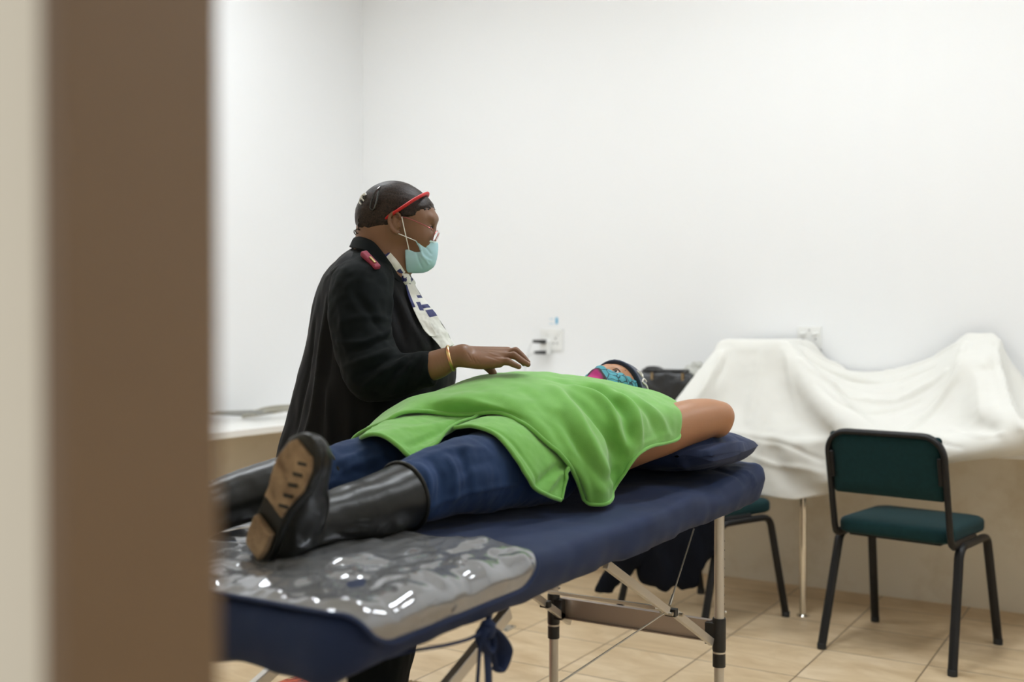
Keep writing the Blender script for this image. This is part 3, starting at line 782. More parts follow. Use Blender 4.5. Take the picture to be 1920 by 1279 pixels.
# eyes, brows
M_eyew = mat('eye_white', (.55, .5, .46), .25); M_iris = mat('dark_iris', (.015, .008, .005), .15); M_brow = mat('brow_hair', (.02, .012, .01), .8)
for sx in (-1, 1):
    q = MB(); c = hp(sx*.031, -.0045, .0695)
    q.lathe([(.0118*math.cos(a), .0132*math.sin(a)) for a in np.linspace(-1.4, 1.4, 12)], c, axis=Rh@np.array([0, -.25, 1]), n=20); ey = q.obj('eye', M_eyew, body)
    q = MB(); q.lathe([(.0065, .0112), (.006, .0125), (.002, .0136)], c, axis=Rh@np.array([0, -.3, 1]), n=16); q.obj('iris', M_iris, ey)
    q = MB(); q.tube(cr([hp(sx*.016, .024, .0845), hp(sx*.030, .031, .083), hp(sx*.047, .026, .072)], 5), .0032, 8, flat=(1.6, .6)); q.obj('eyebrow', M_brow, body)
    q = MB(); q.tube(cr([hp(sx*.019, -.001, .0822), hp(sx*.031, .0055, .0845), hp(sx*.044, -.002, .0775)], 5), .0014, 6); q.obj('eyelash', M_brow, body)
# patterned cloth face mask
M_mask1 = bpy.data.materials.new('patterned_mask_cloth'); M_mask1.use_nodes = True; m = M_mask1; b = m.node_tree.nodes['Principled BSDF']; b.inputs['Roughness'].default_value = .8
tc = N(m, 'ShaderNodeTexCoord')
vo = N(m, 'ShaderNodeTexVoronoi'); vo.feature = 'DISTANCE_TO_EDGE'; vo.inputs['Scale'].default_value = 38; L(m, tc.outputs['Object'], vo.inputs['Vector'])
r1 = N(m, 'ShaderNodeMapRange'); r1.inputs[1].default_value = .02; r1.inputs[2].default_value = .07; L(m, vo.outputs['Distance'], r1.inputs[0])
ns = N(m, 'ShaderNodeTexNoise'); ns.inputs['Scale'].default_value = 14; L(m, tc.outputs['Object'], ns.inputs['Vector'])
tq = N(m, 'ShaderNodeMix'); tq.data_type = 'RGBA'; tq.inputs[6].default_value = (.008, .03, .045, 1); tq.inputs[7].default_value = (.07, .30, .36, 1); L(m, r1.outputs[0], tq.inputs[0])
# flower patch (magenta with dark surround) on the nose side
sp = N(m, 'ShaderNodeVectorMath'); sp.operation = 'DISTANCE'; L(m, tc.outputs['Object'], sp.inputs[0]); pk = onx(1114, 696, -1.42)-ORG[pr]; sp.inputs[1].default_value = tuple(pk)
sd = mth(m, 'ADD', sp.outputs['Value'], mth(m, 'MULTIPLY', mth(m, 'SUBTRACT', ns.outputs['Fac'], .5), .05))
ra = N(m, 'ShaderNodeMapRange'); ra.inputs[1].default_value = .040; ra.inputs[2].default_value = .043; L(m, sd, ra.inputs[0])
rb = N(m, 'ShaderNodeMapRange'); rb.inputs[1].default_value = .026; rb.inputs[2].default_value = .034; L(m, sd, rb.inputs[0])
x1 = N(m, 'ShaderNodeMix'); x1.data_type = 'RGBA'; x1.inputs[6].default_value = (.42, .015, .16, 1); x1.inputs[7].default_value = (.018, .008, .014, 1); L(m, rb.outputs[0], x1.inputs[0])
x2 = N(m, 'ShaderNodeMix'); x2.data_type = 'RGBA'; L(m, ra.outputs[0], x2.inputs[0]); L(m, x1.outputs[2], x2.inputs[6]); L(m, tq.outputs[2], x2.inputs[7]); L(m, x2.outputs[2], b.inputs['Base Color'])
s = SDF(HC-np.array([.10, .16, .08]), HC+np.array([.10, .06, .14]), .003)
s.ell(hp(0, -.050, .024), (.0645, .072, .068), k=.02, rot=Rh)
s.ell(hp(0, -.092, .030), (.044, .040, .050), k=.03, rot=Rh)
s.tube([hp(0, -.006, .080), hp(0, -.030, .094), hp(0, -.062, .086)], [.009, .013, .013], k=.025)
s.ell(hp(0, .025, 0), (.0768, .0948, .0928), k=.012, rot=Rh)
for sx in (-1, 1): s.ell(hp(sx*.040, -.022, .050), (.0265, .034, .0255), k=.015, rot=Rh)
n_ = Rh@np.array([0, 1, 1.3]); s.cut(n_, hp(0, -.010, .0805)); s.cut(Rh@np.array([0, .35, -1]), hp(0, -.02, -.012))
V, Fc = s.mesh(2); V = V+vnormals(V, Fc)*(.0015*np.sin(V[:, 1]*220+V[:, 0]*60))[:, None]
mk('face_mask', V, Fc, M_mask1, pr)
# navy knitted cap with white lettering
M_cap = mat('navy_knit', (.012, .022, .055), .85, bump=(300, .5, .0015, (1, 1, 1)), sheen=.3)
s = SDF(HC-np.array([.13, .10, .14]), HC+np.array([.13, .19, .14]), .003)
s.ell(hp(0, .040, -.004), (.086, .102, .099), k=.02, rot=Rh)
s.ell(hp(0, .090, -.02), (.074, .080, .084), k=.03, rot=Rh)
s.cut(Rh@np.array([0, -1, .12]), hp(0, .050, .06))
s.tube([hp(.084*math.cos(a), .050+.0125*math.sin(a)-.004, -.004+.098*math.sin(a)) for a in np.linspace(0, 2*math.pi, 24)], .0045, k=.004)
V, Fc = s.mesh(2); cap = mk('knit_cap', V, Fc, M_cap, pr)
CAPV = V.copy(); CAPN = vnormals(V, Fc)
# lettering on the cap, laid on its surface (white, two characters of the word that shows)
M_white = mat('white_print', (.72, .70, .64), .7)
def glyph_on(cv, ncv, strokes_px, wpx, nm, parent):
    """letter strokes given where they stand on the cap; projected to the surface"""
    pp, z = proj(cv); face = ((cv-CAM)*ncv).sum(1) < 0; idx = np.where(face)[0]
    q = MB()
    for st in strokes_px:
        line = []
        for p_ in rescale(cr(np.array(st, float), 6), 18):
            d = np.hypot(*(pp[idx]-p_).T); near = idx[np.where(d < max(3, d.min()+.5))[0]]; k = near[np.argmin(z[near])]; line.append(cv[k]+ncv[k]*.0008)
        line = np.array(line); line = cr(rescale(line, 7), 4); q.tube(line, wpx, 8)
    return q.obj(nm, M_white, parent)
glyph_on(CAPV, CAPN, [[(1219, 713), (1213, 708), (1207, 711), (1208, 718), (1214, 722), (1217, 728), (1216, 734), (1210, 736), (1206, 731)]], .0029, 'cap_letter', cap)
glyph_on(CAPV, CAPN, [[(1196, 694), (1202, 700), (1207, 706)], [(1207, 706), (1206, 699), (1201, 694)]], .0026, 'cap_letter', cap)

# jeans
s = SDF((-1.72, 1.70, .77), (-1.12, 2.42, 1.04), .006)
s.ell((-1.41, 2.24, .895), (.205, .19, .098), k=.02)
LEG = {}
s.tube([(-1.305, 2.28, .89), (-1.325, 2.10, .892), (-1.345, 1.93, .888), (-1.36, 1.84, .872), (-1.372, 1.76, .86)], [.100, .094, .080, .069, .054], k=.02)
s.tube([(-1.50, 2.28, .89), (-1.515, 2.10, .892), (-1.54, 1.93, .898), (-1.568, 1.83, .890), (-1.585, 1.74, .882)], [.108, .097, .080, .068, .054], k=.012)
V, Fc = s.mesh(2); Nn = vnormals(V, Fc)
V = V+Nn*(vnoise(V, 9, 3)*.006+vnoise(V*np.array([1, 2.2, 1]), 22, 4)*.002)[:, None]
# creases behind the knee and at the boot tops
J = []
for k in range(4):
    x0 = 788+k*24; J.append(([(x0, 868-k*8), (x0+20, 900-k*9), (x0+14+k*3, 945-k*7)], (.010 if k % 2 == 0 else -.009), .010))
J += [([(800, 850), (850, 838), (910, 838)], .005, .01), ([(840, 900), (880, 875), (920, 860)], -.005, .012), ([(868, 815), (880, 870), (900, 940)], .004, .012), ([(790, 965), (850, 935), (930, 915), (1000, 905)], .005, .006),
      ([(620, 905), (660, 872), (720, 850)], .006, .009), ([(640, 880), (690, 880), (745, 868)], -.006, .009), ([(635, 862), (665, 850), (690, 838)], .006, .009), ([(690, 900), (740, 875), (775, 858)], .005, .008), ([(610, 900), (640, 890), (665, 893)], -.005, .007)]
Nn = vnormals(V, Fc); V = strokes(V, Nn, J)
jn = mk('jeans', V, Fc, M_jean, pr)

# rubber boots
M_sole = bpy.data.materials.new('muddy_sole'); M_sole.use_nodes = True; m = M_sole; b = m.node_tree.nodes['Principled BSDF']; b.inputs['Roughness'].default_value = .9
tc = N(m, 'ShaderNodeTexCoord'); n1 = N(m, 'ShaderNodeTexNoise'); n1.inputs['Scale'].default_value = 26; n1.inputs['Detail'].default_value = 8; L(m, tc.outputs['Object'], n1.inputs['Vector'])
rp = N(m, 'ShaderNodeValToRGB'); e = rp.color_ramp.elements; e[0].position = .3; e[0].color = (.15, .092, .050, 1); e[1].position = .7; e[1].color = (.36, .25, .15, 1); L(m, n1.outputs['Fac'], rp.inputs[0]); L(m, rp.outputs[0], b.inputs['Base Color'])
bp = N(m, 'ShaderNodeBump'); bp.inputs['Strength'].default_value = .8; bp.inputs['Distance'].default_value = .004; L(m, n1.outputs['Fac'], bp.inputs['Height']); L(m, bp.outputs[0], b.inputs['Normal'])
def boot(heel, toe, nrm, shaft, label, mirror=1):
    """heel/toe: ends of the sole; nrm: direction the sole faces; shaft: points up the leg with radii"""
    ln = np.linalg.norm(toe-heel); M = frame(toe-heel, nrm)      # x heel->toe, y out of the sole, z sideways
    P = lambda a, b_, c: heel+M@np.array([a, b_, c])
    allp = np.array([p for p, r in shaft]+[heel, toe])
    s = SDF(allp.min(0)-.11, allp.max(0)+.11, .0045)
    s.tube([P(.035, -.038, 0), P(ln*.45, -.034, 0), P(ln*.72, -.030, mirror*.004), P(ln-.042, -.026, mirror*.006)], [.034, .031, .036, .032], k=.02, flat=(M[:, 1], .9))
    s.tube([P(.05, -.07, 0), P(ln*.36, -.075, 0), P(ln*.55, -.055, 0), P(ln*.8, -.036, 0)], [.040, .042, .036, .030], k=.02)
    s.tube([p for p, r in shaft], [r for p, r in shaft], k=.025)
    s.tube([shaft[0][0]+np.array([0, 0, 0]), P(.045, -.045, 0)], [shaft[0][1], .040], k=.02)
    # rim at the top of the shaft
    tp, tr_ = shaft[-1]; ax = tp-shaft[-2][0]; ax /= np.linalg.norm(ax)
    s.cut(ax, tp)
    V, Fc = s.mesh(2); Nn = vnormals(V, Fc)
    V = V+Nn*(vnoise(V, 9, 12)*.003)[:, None]
    bo = mk('boot', V, Fc, M_boot, pr, label=label)
    q = MB(); fr2 = frame(ax, (0, 0, 1)); q.tube([tp-ax*.006+fr2[:, 1]*tr_*math.cos(a)*1.01+fr2[:, 2]*tr_*math.sin(a)*1.01 for a in np.linspace(0, 2*math.pi, 40, endpoint=False)], .0042, 10, closed=True); q.obj('boot_rim', M_boot, bo)
    # outsole: foot-shaped slab; heel block and forefoot pad carry the mud
    def outline(sc=0, a0=0, a1=1):
        t = np.linspace(0, 1, 40); hw_ = np.interp(t, [0, .05, .15, .35, .5, .72, .88, .96, 1], [.012, .026, .034, .031, .033, .046, .040, .026, .008])-sc
        cl = mirror*.006*np.sin(t*math.pi*1.3)
        xs = sc+t*(ln-2*sc)
        k = (t >= a0-1e-6) & (t <= a1+1e-6)
        up_ = [(x, c+h) for x, c, h in zip(xs[k], cl[k], np.maximum(hw_[k], .003))]; dn = [(x, c-h) for x, c, h in zip(xs[k], cl[k], np.maximum(hw_[k], .003))][::-1]
        return rescale(np.array(up_+dn+[up_[0]]), 91)[:-1]
    def slab_(o_, y0, y1, inset=.003):
        c = o_.mean(0); prof = [(1-.25, y0), (1, y0), (1, y1-.003), (1-.04, y1), (.8, y1), (.4, y1), (.02, y1)]
        V = []
        for f_, y in prof: V += [P(x, y, z) for x, z in c+(o_-c)*f_]
        n = len(o_); Fc = [(i*n+k, i*n+(k+1) % n, (i+1)*n+(k+1) % n, (i+1)*n+k) for i in range(len(prof)-1) for k in range(n)]
        return V, Fc
    V, Fc = slab_(outline(-.002), -.016, .000); mk('outsole', V, Fc, M_boot, bo)
    V, Fc = slab_(outline(.004, .42, .97), -.001, .007); V = np.array(V); V += M[:, 1]*(vnoise(V, 40, 2)*.002)[:, None]; mk('sole_pad', V, Fc, M_sole, bo, label='brown mud-caked forefoot of the sole')
    V, Fc = slab_(outline(.006, .03, .29), -.001, .013); V = np.array(V); V += M[:, 1]*(vnoise(V, 40, 4)*.002)[:, None]; mk('heel_block', V, Fc, M_sole, bo, label='tan dusty heel block')
    q = MB()
    for k in range(5):
        a = ln*(.50+.085*k); z0 = mirror*.006
        q = MB(); q.bar(P(a, .0072, z0+.014), P(a+.014, .0072, z0+.033), .006, .003, up=M[:, 1]); q.obj('tread_groove', M_boot, bo, smooth=False)
    return bo
heelN = onx(477, 1048, -1.43); toeN = ony(578, 822, 1.375)
nrmN = np.array([-.16, -1, -.10])
boot(heelN, toeN, nrmN, [(np.array([-1.402, 1.50, .845]), .046), (np.array([-1.395, 1.60, .848]), .052), (np.array([-1.380, 1.70, .853]), .062), (np.array([-1.366, 1.805, .866]), .0715)], 'near boot showing its mud-caked sole', mirror=-1)
heelF = np.array([-1.66, 1.42, .797]); toeF = np.array([-1.78, 1.36, 1.005])
boot(heelF, toeF, np.array([-.05, -1, -.25]), [(np.array([-1.650, 1.50, .848]), .048), (np.array([-1.634, 1.60, .868]), .055), (np.array([-1.610, 1.70, .882]), .062), (np.array([-1.588, 1.80, .888]), .069)], 'far boot with glossy upper', mirror=1)

# green fleece: upper piece over chest and belly
def Y(px, py, y): return ony(px, py, y)
def Xp(px, py, x): return onx(px, py, x)
def arc(Cp, E, n=7, p=.62, far=None, q_=1.0):
    Cp, E = np.array(Cp), np.array(E); out = []
    for t in np.linspace(0, math.pi/2, n):
        a, b_ = math.sin(t)**q_, math.cos(t)**p
        out.append([Cp[0]+(E[0]-Cp[0])*a, Cp[1]+(E[1]-Cp[1])*(t/(math.pi/2)), E[2]+(Cp[2]-E[2])*b_])
    return np.array(out)
def row(farx, fz, crest, E, p=.62, ydrift=0, q_=1.0):
    A = arc(crest, E, p=p, q_=q_)
    B = np.array([[farx, crest[1]+ydrift, fz], [farx+.025, crest[1]+ydrift*.7, fz+.6*(crest[2]-fz)], [(farx*.45+crest[0]*.55), crest[1]+ydrift*.4, fz+.93*(crest[2]-fz)]])
    return np.concatenate([B, A])
rows = []
h0 = [Y(725, 787, 1.97), Y(749, 773, 2.0), Y(797, 770, 2.06), Y(842, 776, 2.10), Xp(887, 776, -1.41), Xp(921, 771, -1.365), Xp(952, 777, -1.325), Xp(987, 797, -1.275), Xp(1021, 828, -1.232), Xp(1055, 855, -1.195), Xp(1079, 893, -1.18), Xp(1095, 938, -1.175)]
rows.append(np.array([[-1.69, 2.0, .90], [-1.655, 1.98, .955]]+[list(x) for x in h0[0:]]))
rows.append(row(-1.70, .90, Xp(845, 742, -1.46), onz(1110, 947, .803), p=.70, q_=1.15))
rows.append(row(-1.70, .90, Xp(900, 722, -1.45), onz(1139, 944, .803), p=.66, q_=1.1))
rows.append(row(-1.70, .90, Xp(952, 703, -1.45), Xp(1149, 920, -1.16)))
rows.append(row(-1.70, .90, Xp(1005, 699, -1.45), Xp(1168, 893, -1.145), p=.55))
rows.append(row(-1.69, .92, Xp(1055, 702, -1.44), Xp(1192, 858, -1.125), p=.5))
rows.append(row(-1.68, .94, Xp(1105, 711, -1.43), Xp(1217, 839, -1.125), p=.5))
rows.append(row(-1.66, .95, Xp(1150, 717, -1.41), Xp(1245, 832, -1.12), p=.5))
rows.append(row(-1.64, .95, Xp(1185, 727, -1.38), Xp(1273, 822, -1.115), p=.5))
rows.append(row(-1.60, .96, Xp(1212, 739, -1.35), Xp(1267, 798, -1.135), p=.6))
rows.append(row(-1.56, .97, Xp(1236, 754, -1.31), Xp(1257, 777, -1.165), p=.8))
G = patch(rows, 190, 200)
V = G.reshape(-1, 3); Fc = gridfaces(190, 200); Nn = vnormals(V, Fc)
if Nn[:, 2].mean() < 0: Fc = Fc[:, ::-1]; Nn = -Nn
V = V+Nn*(vnoise(V, 6, 21)*.006+vnoise(V, 17, 22)*.0025)[:, None]
K = [  # long soft folds fanning from the chest to the near hem (ridges and valleys)
 ([(1040, 722), (1075, 765), (1110, 830), (1150, 905)], 0.0162, 0.0189), ([(1075, 735), (1110, 768), (1140, 810), (1165, 850)], -0.0175, 0.0175),
 ([(1085, 722), (1130, 745), (1150, 775), (1160, 812), (1182, 842)], 0.0189, 0.0162), ([(1110, 722), (1150, 745), (1175, 775), (1180, 815)], -0.0162, 0.0149),
 ([(1130, 722), (1180, 748), (1200, 790), (1205, 830)], 0.0135, 0.0149), ([(1165, 728), (1215, 765), (1238, 815)], -0.0095, 0.0162), ([(1190, 735), (1238, 775), (1258, 815)], 0.0081, 0.0149),
 ([(985, 728), (1020, 765), (1060, 830), (1100, 895), (1120, 938)], -0.0135, 0.0175), ([(930, 728), (980, 770), (1030, 815), (1075, 860)], 0.0081, 0.0216),
 ([(1000, 745), (1045, 800), (1085, 860), (1128, 935)], 0.0108, 0.0162), ([(1050, 775), (1090, 835), (1125, 905)], -0.0149, 0.0149),
 ([(900, 740), (950, 755), (1000, 790)], -0.0068, 0.0189), ([(820, 752), (880, 760), (930, 758)], 0.0040, 0.0140),
 ([(1100, 860), (1120, 900), (1140, 925)], 0.0108, 0.0135), ([(1075, 868), (1095, 905), (1108, 938)], 0.0121, 0.0108),
 ([(1165, 870), (1140, 905)], -0.0081, 0.0135), ([(1195, 840), (1235, 822), (1262, 812)], 0.0035, 0.0060), ([(1192, 850), (1230, 833), (1268, 817)], 0.0030, 0.0040), ([(1148, 906), (1170, 882), (1190, 860)], 0.0030, 0.0040),
 ([(1030, 705), (1090, 718), (1150, 732)], -0.0081, 0.0162), ([(1070, 708), (1120, 716), (1165, 726)], 0.0068, 0.0135)]
V = strokes(V, vnormals(V, Fc), K)
V = smoothV(V, Fc, 5)
# thick rolled hem along the hip edge
gr = mk('fleece_wrap', V, Fc, M_green_fl, pr); solid(gr, .006, -1)
GV = V.reshape(190, 200, 3)
def hem(line, r, parent, nm='rolled_hem'):
    q = MB(); q.tube(rescale(cr(line[::6] if len(line) > 60 else line, 3), 150), r, 10); return q.obj(nm, M_green_fl, parent)
hem(GV[0, 6:]-np.array([0, 0, .003]), .0052, gr)
hem(GV[:, -1][:105]-np.array([0, 0, .002]), .0045, gr)
hem(GV[101:, -1]-np.array([0, 0, .002]), .0045, gr, 'sleeve_hem')
# lower piece, near side
A = [Xp(852, 800, -1.39), Xp(883, 797, -1.350), Xp(914, 804, -1.308), Xp(945, 824, -1.262), Xp(969, 855, -1.232), Xp(987, 890, -1.212), Xp(1004, 914, -1.202), Xp(1028, 927, -1.192), Xp(1054, 936, -1.18)]
Cc = [p+np.array([0, .05, -.012]) for p in (Xp(895, 775, -1.40), Xp(915, 772, -1.37), Xp(945, 776, -1.33), Xp(975, 790, -1.29), Xp(1005, 814, -1.255), Xp(1030, 836, -1.225), Xp(1046, 850, -1.207), Xp(1058, 862, -1.197))]+[Xp(1066, 876, -1.186)]
B = [(p+q_)/2+np.array([.004, 0, .006]) for p, q_ in zip(A, Cc)]; B[-1] = (A[-1]+Cc[-1])/2
D_ = [p+np.array([.0, .05, -.02]) for p in Cc]
def sheet(rows_, nm, nu=80, nv=110, K=[], dz=0):
    G = patch(rows_, nu, nv); V = G.reshape(-1, 3)+np.array([0, 0, dz]); Fc = gridfaces(nu, nv); Nn = vnormals(V, Fc)
    if ((V-CAM)*Nn).sum(1).mean() > 0: Fc = Fc[:, ::-1]; Nn = -Nn
    V = V+Nn*(vnoise(V, 8, 31)*.004+vnoise(V, 18, 32)*.002)[:, None]
    if K: V = strokes(V, vnormals(V, Fc), K)
    o = mk(nm, V, Fc, M_green_fl, pr); solid(o, .006, -1); return o, V.reshape(nu, nv, 3)
o, G2 = sheet([A, B, Cc, D_], 'fleece_underlayer', K=[([(900, 792), (950, 812), (990, 860), (1015, 905)], -.004, .006), ([(1010, 908), (1035, 885), (1058, 868)], -.009, .010), ([(1030, 922), (1048, 895), (1062, 880)], .006, .009)])
hem(G2[0]-np.array([0, 0, .003]), .005, o); hem(G2[:60, -1], .004, o)
# lower piece, far side
rw = [[Xp(681, 822, -1.60), Y(700, 806, 1.93), Y(722, 792, 1.99), Y(745, 779, 2.05)],
      [Y(678, 817, 1.87), Y(705, 800, 1.93), Y(735, 783, 2.0), Y(765, 772, 2.07)],
      [Y(700, 813, 1.86), Y(735, 797, 1.93), Y(770, 783, 2.01), Y(805, 773, 2.10)],
      [Y(726, 817, 1.86), Y(765, 803, 1.94), Y(800, 790, 2.02), Y(845, 777, 2.12)],
      [Y(749, 834, 1.86), Y(785, 818, 1.94), Y(820, 800, 2.02), Y(868, 778, 2.13)],
      [Y(768, 852, 1.87), Y(805, 833, 1.945), Y(838, 808, 2.02), Y(888, 777, 2.14)],
      [Y(782, 850, 1.89), Y(818, 834, 1.95), Y(852, 802, 2.03), Y(905, 774, 2.15)]]
o, G3 = sheet(rw, 'fleece_underlayer', K=[([(800, 835), (840, 812), (880, 785)], .007, .009), ([(770, 832), (815, 810), (860, 785)], -.006, .010), ([(745, 800), (800, 795), (850, 782)], .004, .012)])
hem(G3[:, 0]-np.array([0, 0, .003]), .005, o); hem(G3[-1], .004, o)
# ================================================================== the nurse standing behind the table
M_skin2 = mat('dark_brown_skin', (.20, .097, .050), .46, bump=(240, .16, .0008), vary=(9, .10), sss=.10, spec=.45)
M_coat = mat('black_coat', (.0055, .0055, .0065), .7, bump=(500, .25, .0005), sheen=.02, spec=.14)
M_sleeve = mat('black_knit_sleeve', (.0035, .0055, .0062), .85, bump=(600, .3, .0006), sheen=.03, spec=.12)
ND = 3.05; HD = 2.98
nbase = ond(700, 700, ND); nbase[2] = 0
nu_ = empty('person', 'person standing in long black coat, surgical mask and red hairband, hand over the lying person', 'person', tuple(nbase))
def prof_stack(s, rowsp, depth, ang=TH, k=.02):
    zs, cx, cy, rx, ry = [], [], [], [], []
    for (py, Lx, Rx, r2) in rowsp[::-1]:
        a, b_ = ond(Lx, py, depth), ond(Rx, py, depth); c = (a+b_)/2
        zs.append(c[2]); cx.append(c[0]); cy.append(c[1]); rx.append(np.linalg.norm(b_-a)/2); ry.append(r2)
    s.stack(zs, cx, cy, rx, ry, ang=ang, k=k)
lo = nbase-np.array([.42, .42, 0]); hi = nbase+np.array([.42, .42, 0])
# body: torso and legs under the clothes, then head, then the reaching arm and hand - joined into one mesh
parts = []
s = SDF((lo[0], lo[1], .0), (hi[0], hi[1], 1.46), .010)
prof_stack(s, [(478, 690, 745, .05), (500, 660, 760, .14), (560, 620, 780, .17), (700, 600, 830, .19), (850, 590, 800, .17), (980, 600, 780, .14)], ND)
for sd in (-1, 1):
    hp_ = ond(690, 950, ND+sd*.09); ft = ond(690, 950, ND+sd*.10); ft[2] = .07
    s.tube([hp_, (hp_+ft)/2, ft], [.09, .06, .045], k=.03)
parts.append(s.mesh(1))
# head
H = lambda px, py, dz=0: ond(px, py, HD)+np.array([CF[0], CF[1], 0])/np.hypot(CF[0], CF[1])*dz
Mx = np.stack([CR, np.array([CF[0], CF[1], 0])/np.hypot(CF[0], CF[1]), np.array([0, 0, 1.])], 1)
def rotp(deg):   # pitch in the profile plane, forwards = down
    a = math.radians(deg); return Mx@np.array([[math.cos(a), 0, math.sin(a)], [0, 1, 0], [-math.sin(a), 0, math.cos(a)]])
hc = H(745, 420)
def head_sdf(s, off=0.0, face_only=False):
    o = off
    s.ell(H(742, 404), (.100+o, .074+o, .088+o), k=.015, rot=rotp(18))
    s.ell(H(782, 406), (.050+o, .060+o, .050+o), k=.02, rot=rotp(20))
    s.ell(H(778, 438), (.050+o, .056+o, .066+o), k=.03, rot=rotp(12))
    s.ell(H(786, 478), (.036+o, .042+o, .040+o), k=.03, rot=rotp(10))
    s.tube([H(810, 412, -.034), H(815, 410, 0), H(810, 412, .034)], [.010+o]*3, k=.014)
    s.tube([H(810, 425), H(811, 438), H(812, 454)], [.006+o, .007+o, .009+o], k=.014)
    for sd in (-1, 1):
        s.ell(H(792, 450, sd*.036), (.019+o, .018+o, .020+o), k=.03)
        if not off:
            s.ell(H(811, 429, sd*.030), (.010, .012, .008), k=.008, neg=True, rot=Mx)
            s.ell(H(802, 430, sd*.030), (.0135, .013, .012), k=.004)
s = SDF(hc-np.array([.17, .17, .24]), hc+np.array([.17, .17, .15]), .003)
head_sdf(s)
s.tube([H(728, 440), H(722, 480), H(712, 525)], [.060, .058, .066], k=.03)
s.tube([H(770, 480), H(750, 490), H(733, 515)], [.030, .040, .045], k=.03)   # flesh under the jaw
s.tube([H(700, 430), H(698, 470), H(690, 510)], [.045, .052, .06], k=.03)
for sd in (-1, 1):
    e0 = lambda px, py, d=0: H(px, py, sd*(.0735+d))
    s.ell(e0(747, 423), (.011, .010, .023), k=.006, rot=rotp(-12))
    s.tube([e0(757, 416, .004), e0(753, 407, .007), e0(745, 404, .009), e0(738, 410, .010), e0(736, 421, .010), e0(740, 433, .007), e0(748, 441, .004), e0(754, 440, .0)], [.0036, .0042, .0046, .0048, .0048, .0050, .0058, .004], k=.004)
    s.ell(e0(750, 421, .011), (.007, .006, .012), k=.004, neg=True, rot=rotp(-12))
    s.tube([e0(755, 424, .006), e0(756, 431, .006)], [.0036, .0036], k=.003)
parts.append(s.mesh(2))
# arm and hand
def Ah(px, py, d): return ond(px, py, d)
wr = Ah(868, 666, 2.752)
s = SDF(Ah(720, 720, 2.80)-np.array([.16, .12, .10]), Ah(1000, 650, 2.80)+np.array([.10, .14, .10]), .0021)
s.tube([Ah(715, 696, 2.78), Ah(790, 690, 2.76), Ah(818, 684, 2.755), Ah(846, 671, 2.75), Ah(866, 667, 2.75)], [.030, .034, .037, .029, .0255], k=.01)
mcs = [((878, 678, 2.738), (936, 681, 2.722), .0125), ((880, 671, 2.745), (944, 670, 2.738), .0125), ((880, 665, 2.76), (951, 661.5, 2.757), .0125), ((882, 660, 2.775), (952, 659, 2.780), .0125)]
for a, b_, r in mcs: s.tube([wr, Ah(*a), Ah(*b_)], [.020, .015, r*.95], k=.014)
s.tube([Ah(880, 678, 2.745), Ah(900, 682, 2.735), Ah(922, 682, 2.728)], [.012, .0125, .010], k=.012)     # ball of the little finger
s.tube([Ah(872, 668, 2.765), Ah(893, 674, 2.785), Ah(908, 682, 2.795)], [.018, .017, .012], k=.012)      # ball of the thumb
fing = [[(932, 678.5, 2.722, .0100), (951, 678.5, 2.716, .0090), (963, 683.5, 2.713, .0080), (973, 688, 2.712, .0066)],
        [(942, 668.5, 2.737, .0095), (963, 667, 2.732, .0088), (978, 676.5, 2.728, .0085), (990, 683.5, 2.725, .0070)],
        [(949, 661, 2.757, .0095), (967, 658.5, 2.755, .0086), (980, 668.5, 2.752, .0078), (990, 679.5, 2.750, .0064)],
        [(950, 660, 2.780, .0095), (965, 662, 2.785, .0086), (975, 673, 2.786, .0076), (982, 682.5, 2.785, .0064)]]
NAILS = []
for fg in fing:
    s.tube([Ah(*q[:3]) for q in fg], [q[3] for q in fg], k=.004, dens=5)
    s.ell(Ah(*fg[1][:3])+np.array([0, 0, .0015]), fg[1][3]*1.06, k=.004)
s.tube([Ah(891, 674, 2.79), Ah(906, 681, 2.798), Ah(917, 690, 2.80), Ah(925, 700, 2.796)], [.016, .0135, .0120, .0095], k=.006)
V, Fc = s.mesh(2)
# wrist creases
Nn = vnormals(V, Fc)
V = strokes(V, Nn, [([(882, 660), (881, 672), (878, 683)], -.0016, .0016), ([(886, 660), (886, 672), (885, 685)], -.0013, .0015), ([(892, 664), (893, 676), (895, 688)], -.0010, .0015),
                    ([(915, 655), (930, 661), (944, 663)], .0012, .003), ([(915, 662), (930, 668), (942, 672)], -.0012, .003), ([(908, 652), (925, 653), (945, 656)], .001, .003)])
parts.append((V, Fc))
VV = np.concatenate([p[0] for p in parts]); off = np.cumsum([0]+[len(p[0]) for p in parts[:-1]]); FF = np.concatenate([p[1]+o_ for p, o_ in zip(parts, off)])
body = mk('body', VV, FF, M_skin2, nu_)
# finger nails
M_nail = mat('finger_nail', (.42, .24, .17), .3)
for fg in fing:
    a, b_ = Ah(*fg[2][:3]), Ah(*fg[3][:3]); d = (b_-a)/np.linalg.norm(b_-a); up_ = np.array([0, 0, 1.])-d*d[2]; up_ /= np.linalg.norm(up_)
    q = MB(); c = b_-d*.001+up_*fg[3][3]*.80; q.lathe([(.0045*math.cos(t), .0016*math.sin(t)) for t in np.linspace(0, 1.4, 6)], c, axis=up_, n=14); q.obj('finger_nail', M_nail, body)
